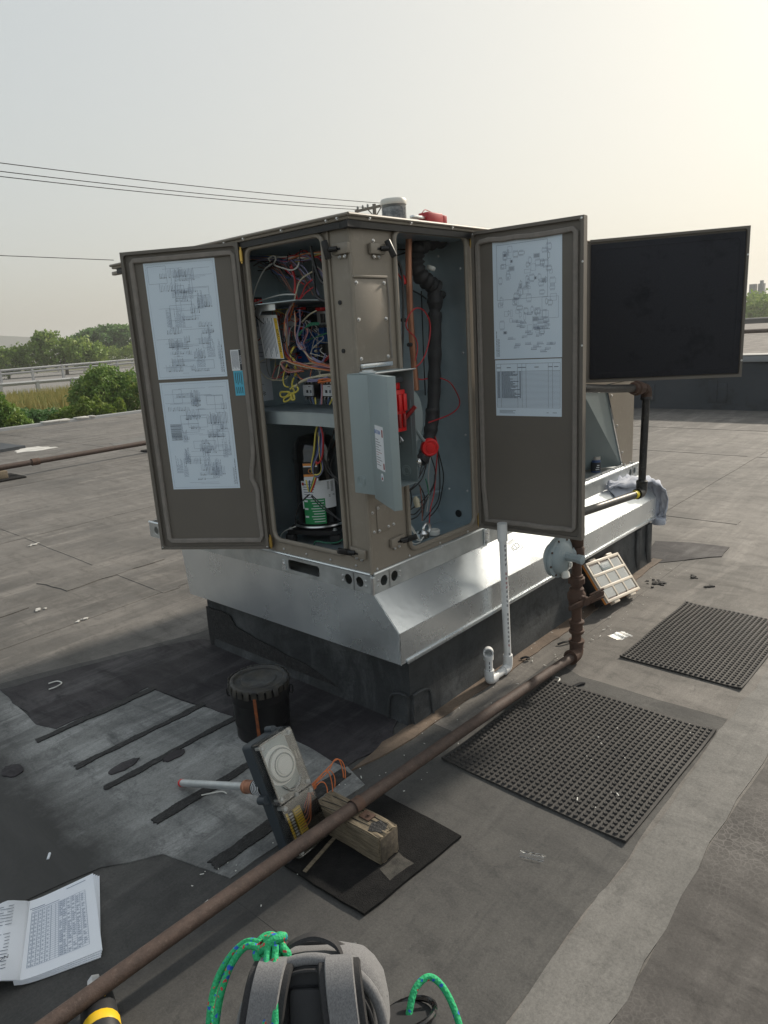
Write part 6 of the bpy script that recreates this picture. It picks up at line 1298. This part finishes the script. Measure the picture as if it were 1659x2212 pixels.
for k in range(150):
    if k < 26: x, y, z = rng.uniform(-.05, .68), rng.uniform(-1.0, -.36), .0125
    elif k < 150: x, y, z = rng.uniform(-1.0, 2.4), rng.uniform(-.36, -.12), .006
    else: x, y, z = rng.uniform(-1.6, 2.5), rng.uniform(-1.6, 2.2), .011
    if .05 < x < 2.5 and -.11 < y: continue
    s = rng.uniform(.0007, .0018); a = rng.uniform(0, 3.14); L = s * rng.choice((1, 1, 2, 5)); b.box((x - L, y - s, z), (x + L, y + s, z + s), rot=Matrix.Rotation(a, 4, 'Z'))
tag(b.build('white_specks', 'w_white', None, 0), 'scattered white paint and wire specks on the roof', 'debris', kind='stuff')

# ================================================================== distant roof pipe on blocks
dp = thing('roof_conduit', 'thin rusty pipe crossing the far roof on blocks', 'pipe', (2.5, 7.85, .1))
MB().tube([(-3, 7.75, .15), (1.5, 7.815, .15), (3.57, 7.87, .15), (7.5, 7.98, .15)], .035, 10).build('pipe', 'rust', dp); fitting([(.046, -.05), (.046, .05)], (1.95, 7.83, .15), (1, .02, 0), 'coupling', 'rust_dark', dp)
def blk(x, lab):
    t = thing('pipe_support', lab, 'support', (x, 7.82, 0)); MB().box((x - .13, 7.72, .02), (x + .13, 7.92, .115), .006).build('timber', 'wood', t); MB().box((x - .3, 7.6, .002), (x + .3, 8.1, .02), .003).build('base_pad', 'pad', t)
blk(1.42, 'square timber support under the far roof pipe before the coupling'); blk(3.9, 'low support at the end of the far roof pipe behind the door')
hw = thing('roof_hatch', 'dark low hatch curb on the far roof', 'hatch', (2, 11.2, 0)); MB().prism([(-.5, 10.2), (2.95, 10.66), (2.9, 11.6), (-.5, 11.4)], 0, .05, fxy).build('hatch_curb', 'parapet', hw)

# ================================================================== background: greenery, road, wires
def crown(name, blobs, leaf, n, m, parent, seed):
    g = np.random.default_rng(seed); vs = []; tot = sum(b_[3] * b_[4] for b_ in blobs)
    for cx, cy, cz, rx, rz in blobs:
        k = int(n * rx * rz / tot); d = g.normal(size=(k, 3)); d /= np.linalg.norm(d, axis=1)[:, None]; r = g.uniform(.55, 1.05, size=(k, 1)) ** .6
        lump = 1 + .22 * np.sin(d[:, :1] * 7 + seed) * np.cos(d[:, 2:] * 6 + seed * 2) + .12 * np.sin(d[:, 1:2] * 13)
        c = np.array([cx, cy, cz]) + d * r * lump * np.array([rx, rx, rz])
        a = g.normal(size=(k, 3)); a /= np.linalg.norm(a, axis=1)[:, None]; b2 = np.cross(a, g.normal(size=(k, 3))); b2 /= np.linalg.norm(b2, axis=1)[:, None]
        s = leaf * g.uniform(.5, 1.2, size=(k, 1)); vs.append(np.stack([c - a * s, c + b2 * s * .55, c + a * s, c - b2 * s * .55], 1).reshape(-1, 3))
    V_ = np.concatenate(vs); F = np.arange(len(V_)).reshape(-1, 4); me = bpy.data.meshes.new(name); me.from_pydata(V_.tolist(), [], F.tolist()); me.materials.append(MATS[m]); me.update(); return link(name, me, parent)
def tree(label, base, top, blobs, leaf, n, m, seed, grp=None, trunk=.12, name='tree', cat='tree'):
    t = thing(name, label, cat, base, grp); b = MB(); bx, by, bz = base
    b.tube(crv([(bx, by, bz), (bx + .1, by, bz + (top - bz) * .3), (bx - .05, by + .1, bz + (top - bz) * .55)], 4), [trunk, trunk * .95, trunk * .9, trunk * .8, trunk * .75, trunk * .7, trunk * .6, trunk * .5, trunk * .45][:9], 8)
    for q in blobs: b.tube(crv([(bx, by, bz + (top - bz) * .35), ((bx + q[0]) / 2, (by + q[1]) / 2, (bz + q[2]) / 2 + .2), (q[0], q[1], q[2])], 4), [trunk * .5 * (1 - .1 * k) for k in range(9)], 6)
    b.build('trunk', 'bark', t); crown('crown', blobs, leaf, n, m, t, seed)
tree('tall dark green tree rising behind the highway', (49, 96, -1.2), 5, [(49, 96, 3.0, 2.6, 2.0), (46.3, 97.2, 2.6, 2.2, 1.6), (52.5, 95, 3.0, 2.6, 1.9), (50.5, 95.5, 4.0, 1.8, 1.0), (55, 93, 2.6, 2.4, 2.), (47.4, 96.8, 3.9, 1.3, .8)], .30, 9000, 'leaf_dark', 1, trunk=.3)
tree('light green rounded tree in front of the tall dark tree', (33.5, 75.5, -1), 3.4, [(32.3, 76, 2.0, 1.7, 1.7), (31.9, 76.2, 3.0, 1.0, .9), (34.8, 74.8, 1.5, 1.9, 1.5), (36.3, 74.1, 1.2, 1.3, 1.2), (30.6, 76.8, 1.3, 1.6, 1.4)], .20, 8000, 'leaf_mid', 2, trunk=.2)
tree('feathery green tree between the rounded and the low yellow green trees', (28.3, 77.6, -1), 2.4, [(28.3, 77.6, 1.1, 1.7, 1.4), (26.9, 78.3, .9, 1.4, 1.1), (29.2, 77.2, 1.6, .9, .9)], .18, 5000, 'leaf_mid', 3, trunk=.15)
tree('yellow green low tree at the bend of the highway barrier', (25.5, 79, -1), 1.4, [(25.3, 79, .5, 1.3, .9), (24.0, 79.6, .4, 1.3, .9), (26.2, 78.5, .7, .8, .6)], .16, 3000, 'leaf_bright', 4, trunk=.12)
tree('bright shrub behind the highway barrier next to the tall dark tree', (44, 86, -1), .9, [(42.5, 86.6, .9, 1.6, .8), (44.5, 85.8, 1.0, 1.5, .9), (47, 84.8, 1.2, 1.6, 1.0), (40.5, 87, .7, 1.2, .7)], .16, 4000, 'leaf_bright', 5, trunk=.1)
tree('big round leafy bush in front of the highway', (9.1, 19.6, -1.2), 1.1, [(9.0, 19.6, .25, .85, .75), (8.5, 19.9, .15, .5, .55), (9.7, 19.3, .2, .7, .65), (9.0, 19.6, .7, .5, .4), (10.3, 19, .1, .6, .6), (8.9, 19.7, -.4, .9, .5)], .055, 16000, 'leaf_bush', 6, trunk=.05, name='bush', cat='bush')
tree('leafy green bush cut by the left picture of the roof edge', (4.15, 15.0, -1.2), .9, [(4.1, 15.1, .45, .32, .45), (4.35, 14.95, .15, .34, .35), (3.95, 15.1, .85, .25, .3), (4.62, 14.95, -.02, .25, .2), (4.2, 15.3, .7, .2, .3)], .05, 6000, 'leaf_bush', 7, trunk=.04, name='bush', cat='bush')
for o in [q for q in COL.objects if q.get('label', '').startswith('leafy green bush cut')]: o['label'] = 'leafy green bush growing up beside the far roof edge'
tree('low dark shrub just beyond the roof edge', (5.3, 16.2, -1.2), .25, [(5.1, 16.3, .05, .4, .22), (5.6, 16.0, .02, .45, .2), (4.8, 16.5, -.02, .4, .2)], .045, 5000, 'leaf_dark', 8, trunk=.03, name='shrub', cat='shrub')
tree('pale young leafy shrub just beyond the white roof edge patches', (6.2, 15.6, -1.2), .3, [(6.0, 15.5, .10, .28, .16), (6.35, 15.3, .16, .25, .2), (5.7, 15.6, .0, .22, .12), (6.75, 15.2, .05, .25, .2), (6.3, 15.3, .32, .12, .16), (6.6, 15.3, .25, .1, .2), (7.1, 15.1, .1, .12, .25)], .04, 5000, 'leaf_bright', 9, trunk=.03, name='shrub', cat='shrub')
g = np.random.default_rng(5); k = 9000; X = g.uniform(6, 20, k); Y = g.uniform(25.5, 31, k); Z = np.interp(Y, [24, 28, 31, 35], [-.6, -.38, -.36, -.6]); H_ = g.uniform(.25, .6, k); W_ = .025
Vv = np.stack([np.stack([X - W_, Y, Z], 1), np.stack([X + W_, Y, Z], 1), np.stack([X + g.normal(0, .12, k), Y + g.normal(0, .1, k), Z + H_], 1)], 1).reshape(-1, 3)
me = bpy.data.meshes.new('dry_grass'); me.from_pydata(Vv.tolist(), [], np.arange(3 * k).reshape(-1, 3).tolist()); me.materials.append(MATS['grass_dry']); tag(link('dry_grass', me), 'tall yellow dry grass on the bank below the highway', 'grass', kind='stuff')
# highway
struct(MB().add([(-150, 42, -.70), (400, 42, -.70), (400, 92, -.66), (-150, 92, -.66)], [(0, 1, 2, 3)]).build('highway', 'asphalt', None, 0))
def guard(label, a, c, hgt, n, posts=True, beams=1):
    a, c = Vector(a), Vector(c); t = thing('guard_rail', label, 'guard rail', tuple((a + c) / 2 - Vector((0, 0, hgt)))); d = (c - a).normalized()
    for q in range(beams): MB().tube([a - d * 12 - Vector((0, 0, .3 * q)), c + d * 25 - Vector((0, 0, .3 * q))], .11, 6).build('beam', 'rail', t)
    for k in range(-4, n + 8): 
        p = a + (c - a) * k / n; MB().box((p.x - .09, p.y - .09, p.z - hgt), (p.x + .09, p.y + .09, p.z + .08)).build('post', 'rail', t, 0)
guard('galvanised guard rail on the near shoulder of the highway', (13.5, 40., .06), (17.5, 40., .04), .75, 2)
guard('double beam guard rail in the middle of the highway', (22.5, 64., .42), (30.6, 64., .50), 1.1, 3, True, 2)
guard('far guard rail of the highway below the trees', (32.3, 90., .55), (49.4, 90., .40), 1.1, 5)
mk = thing('road_marker', 'thin white marker post behind the highway', 'post', (36.5, 88, -.5)); MB().box((36.45, 87.95, -.5), (36.57, 88.05, 1.35)).build('post', 'white_paint', mk)
# utility pole, cross arm and lines
up = thing('utility_pole', 'wooden utility pole with cross arm standing behind the unit', 'utility pole', (42.96, 38.2, -3)); MB().cyl((42.96, 38.2, -3), (42.96, 38.2, 11.45), .2, 10, .15).build('pole', 'pole_wood', up)
ad_ = Vector((-1.85, 2.05, -.42)); aa = Vector((42.9, 38.1, 11.2)); MB().box((-1.5, -.08, -.1), (1.6, .08, .1), .01).build('cross_arm', 'pole_wood', up).matrix_local = Matrix.Translation(aa - wloc(up)) @ frame((0, 0, 0), ad_, Vector((-ad_.y, ad_.x, 0)), ad_.cross(Vector((-ad_.y, ad_.x, 0))))
for s in (-.6, .6): MB().tube([aa + ad_.normalized() * s, aa + Vector((0, 0, -.75))], .05, 6).build('brace', 'pole_wood', up)
for s in (1.35, .95, .55): MB().lathe([(.05, 0), (.09, .06), (.09, .18), (.04, .25)], aa + ad_.normalized() * s + Vector((0, 0, .1)), (0, 0, 1), 10).build('insulator', 'far_wall', up)
def wire_line(label, a, c, sag, r, grp):
    a, c = Vector(a), Vector(c); e = a + (a - c) * .5; P = [c.lerp(e, k / 20) - Vector((0, 0, sag * 4 * (k / 20) * (1 - k / 20))) for k in range(21)]
    o = MB().tube(P, r, 6).build('power_line', 'cable', None); tag(o, label, 'power line', grp)
wire_line('topmost overhead power line running to the utility pole', (15.52, 39.78, 11.56 + .15), (43.3, 37.8, 11.49), .35, .022, 'overhead power lines'); wire_line('middle overhead power line running to the cross arm', (15.46, 39.8, 11.15 + .15), (42.54, 38.66, 11.24), .35, .022, 'overhead power lines'); wire_line('lowest of the three overhead lines running to the cross arm', (15.42, 39.82, 10.9 + .15), (42.1, 39.1, 11.11), .35, .022, 'overhead power lines')
wire_line('single low overhead line passing behind the left door', (24, 63.3, 9.75), (32, 59.5, 9.23), .0, .03, 'overhead power lines')
# hills and hazy skyline
def hill(y0, pts, m):
    o = MB().prism([(pts[0][0], -30)] + pts + [(pts[-1][0], -30)], 0, 60, lambda x, z, h: (x + h * .4, y0 + h - x * .35, z)).build('hills', m, None, 0); struct(o)
mat('hill', (.10, .13, .09), 1.)
hill(1000, [(100, 14), (220, 24), (300, 30), (370, 22), (450, 15), (560, 10), (700, 12), (900, 8)], 'hill')
struct(MB().prism([(-300, -20), (-300, 4), (-100, 9), (0, 12), (60, 9), (150, 11), (300, 6), (300, -20)], 700, 760, lambda y, z, h: (h, y, z)).build('hills', 'hill', None, 0))
for i, (x, y, w, hh, lab) in enumerate(((133.4, 34.4, 1.0, 5.9, 'plain flat topped hazy tower on the skyline'), (133.8, 33.2, .9, 5.9, 'hazy tower with a stepped top on the skyline'))):
    t = thing('distant_tower', lab, 'building', (x, y, -4)); MB().box((x - .5, y - w / 2, -4), (x + .5, y + w / 2, hh)).build('shaft', 'far_wall', t, 0); i and MB().box((x - .3, y - w / 4, hh), (x + .3, y + w / 4, hh + .5)).build('roof_top', 'far_wall', t, 0)
hb = thing('distant_hall', 'long low hazy building on the right skyline', 'building', (134, 32.4, -4)); MB().box((133, 26, -4), (136, 34.8, 3.6)).build('wall', 'far_wall', hb, 0); MB().box((132.9, 26, 3.6), (136.1, 34.9, 3.8)).build('roof', 'coping', hb, 0)
for i, (x, y, zz, r) in enumerate(((95, 27.5, 1.2, 2.6), (97, 24.2, 1.6, 2.8), (93, 22, 1.2, 2.5), (96, 30.5, .9, 2.2))):
    tree(['hazy tree under the skyline tower', 'larger hazy tree beside the low hall', 'hazy tree farthest along the gravel roof', 'smallest hazy tree beyond the gravel roof'][i], (x, y, -4), zz + r, [(x, y, zz, r, r * .8), (x + .5, y + 1.2, zz - .4, r * .7, r * .6)], .25, 2500, 'leaf_mid', 30 + i, trunk=.25)
# smoke haze
hzm = bpy.data.materials.new('haze'); hzm.use_nodes = True; nt = hzm.node_tree; nt.nodes.clear(); ou = nt.nodes.new('ShaderNodeOutputMaterial'); pv = nt.nodes.new('ShaderNodeVolumePrincipled')
pv.inputs['Color'].default_value = (.92, .92, .9, 1); pv.inputs['Density'].default_value = .0011; pv.inputs['Anisotropy'].default_value = .35; nt.links.new(pv.outputs[0], ou.inputs['Volume']); MATS['haze'] = hzm
tag(MB().box((-2600, -2600, -40), (4100, 4100, 45)).build('haze', 'haze', None, 0), kind='stuff')
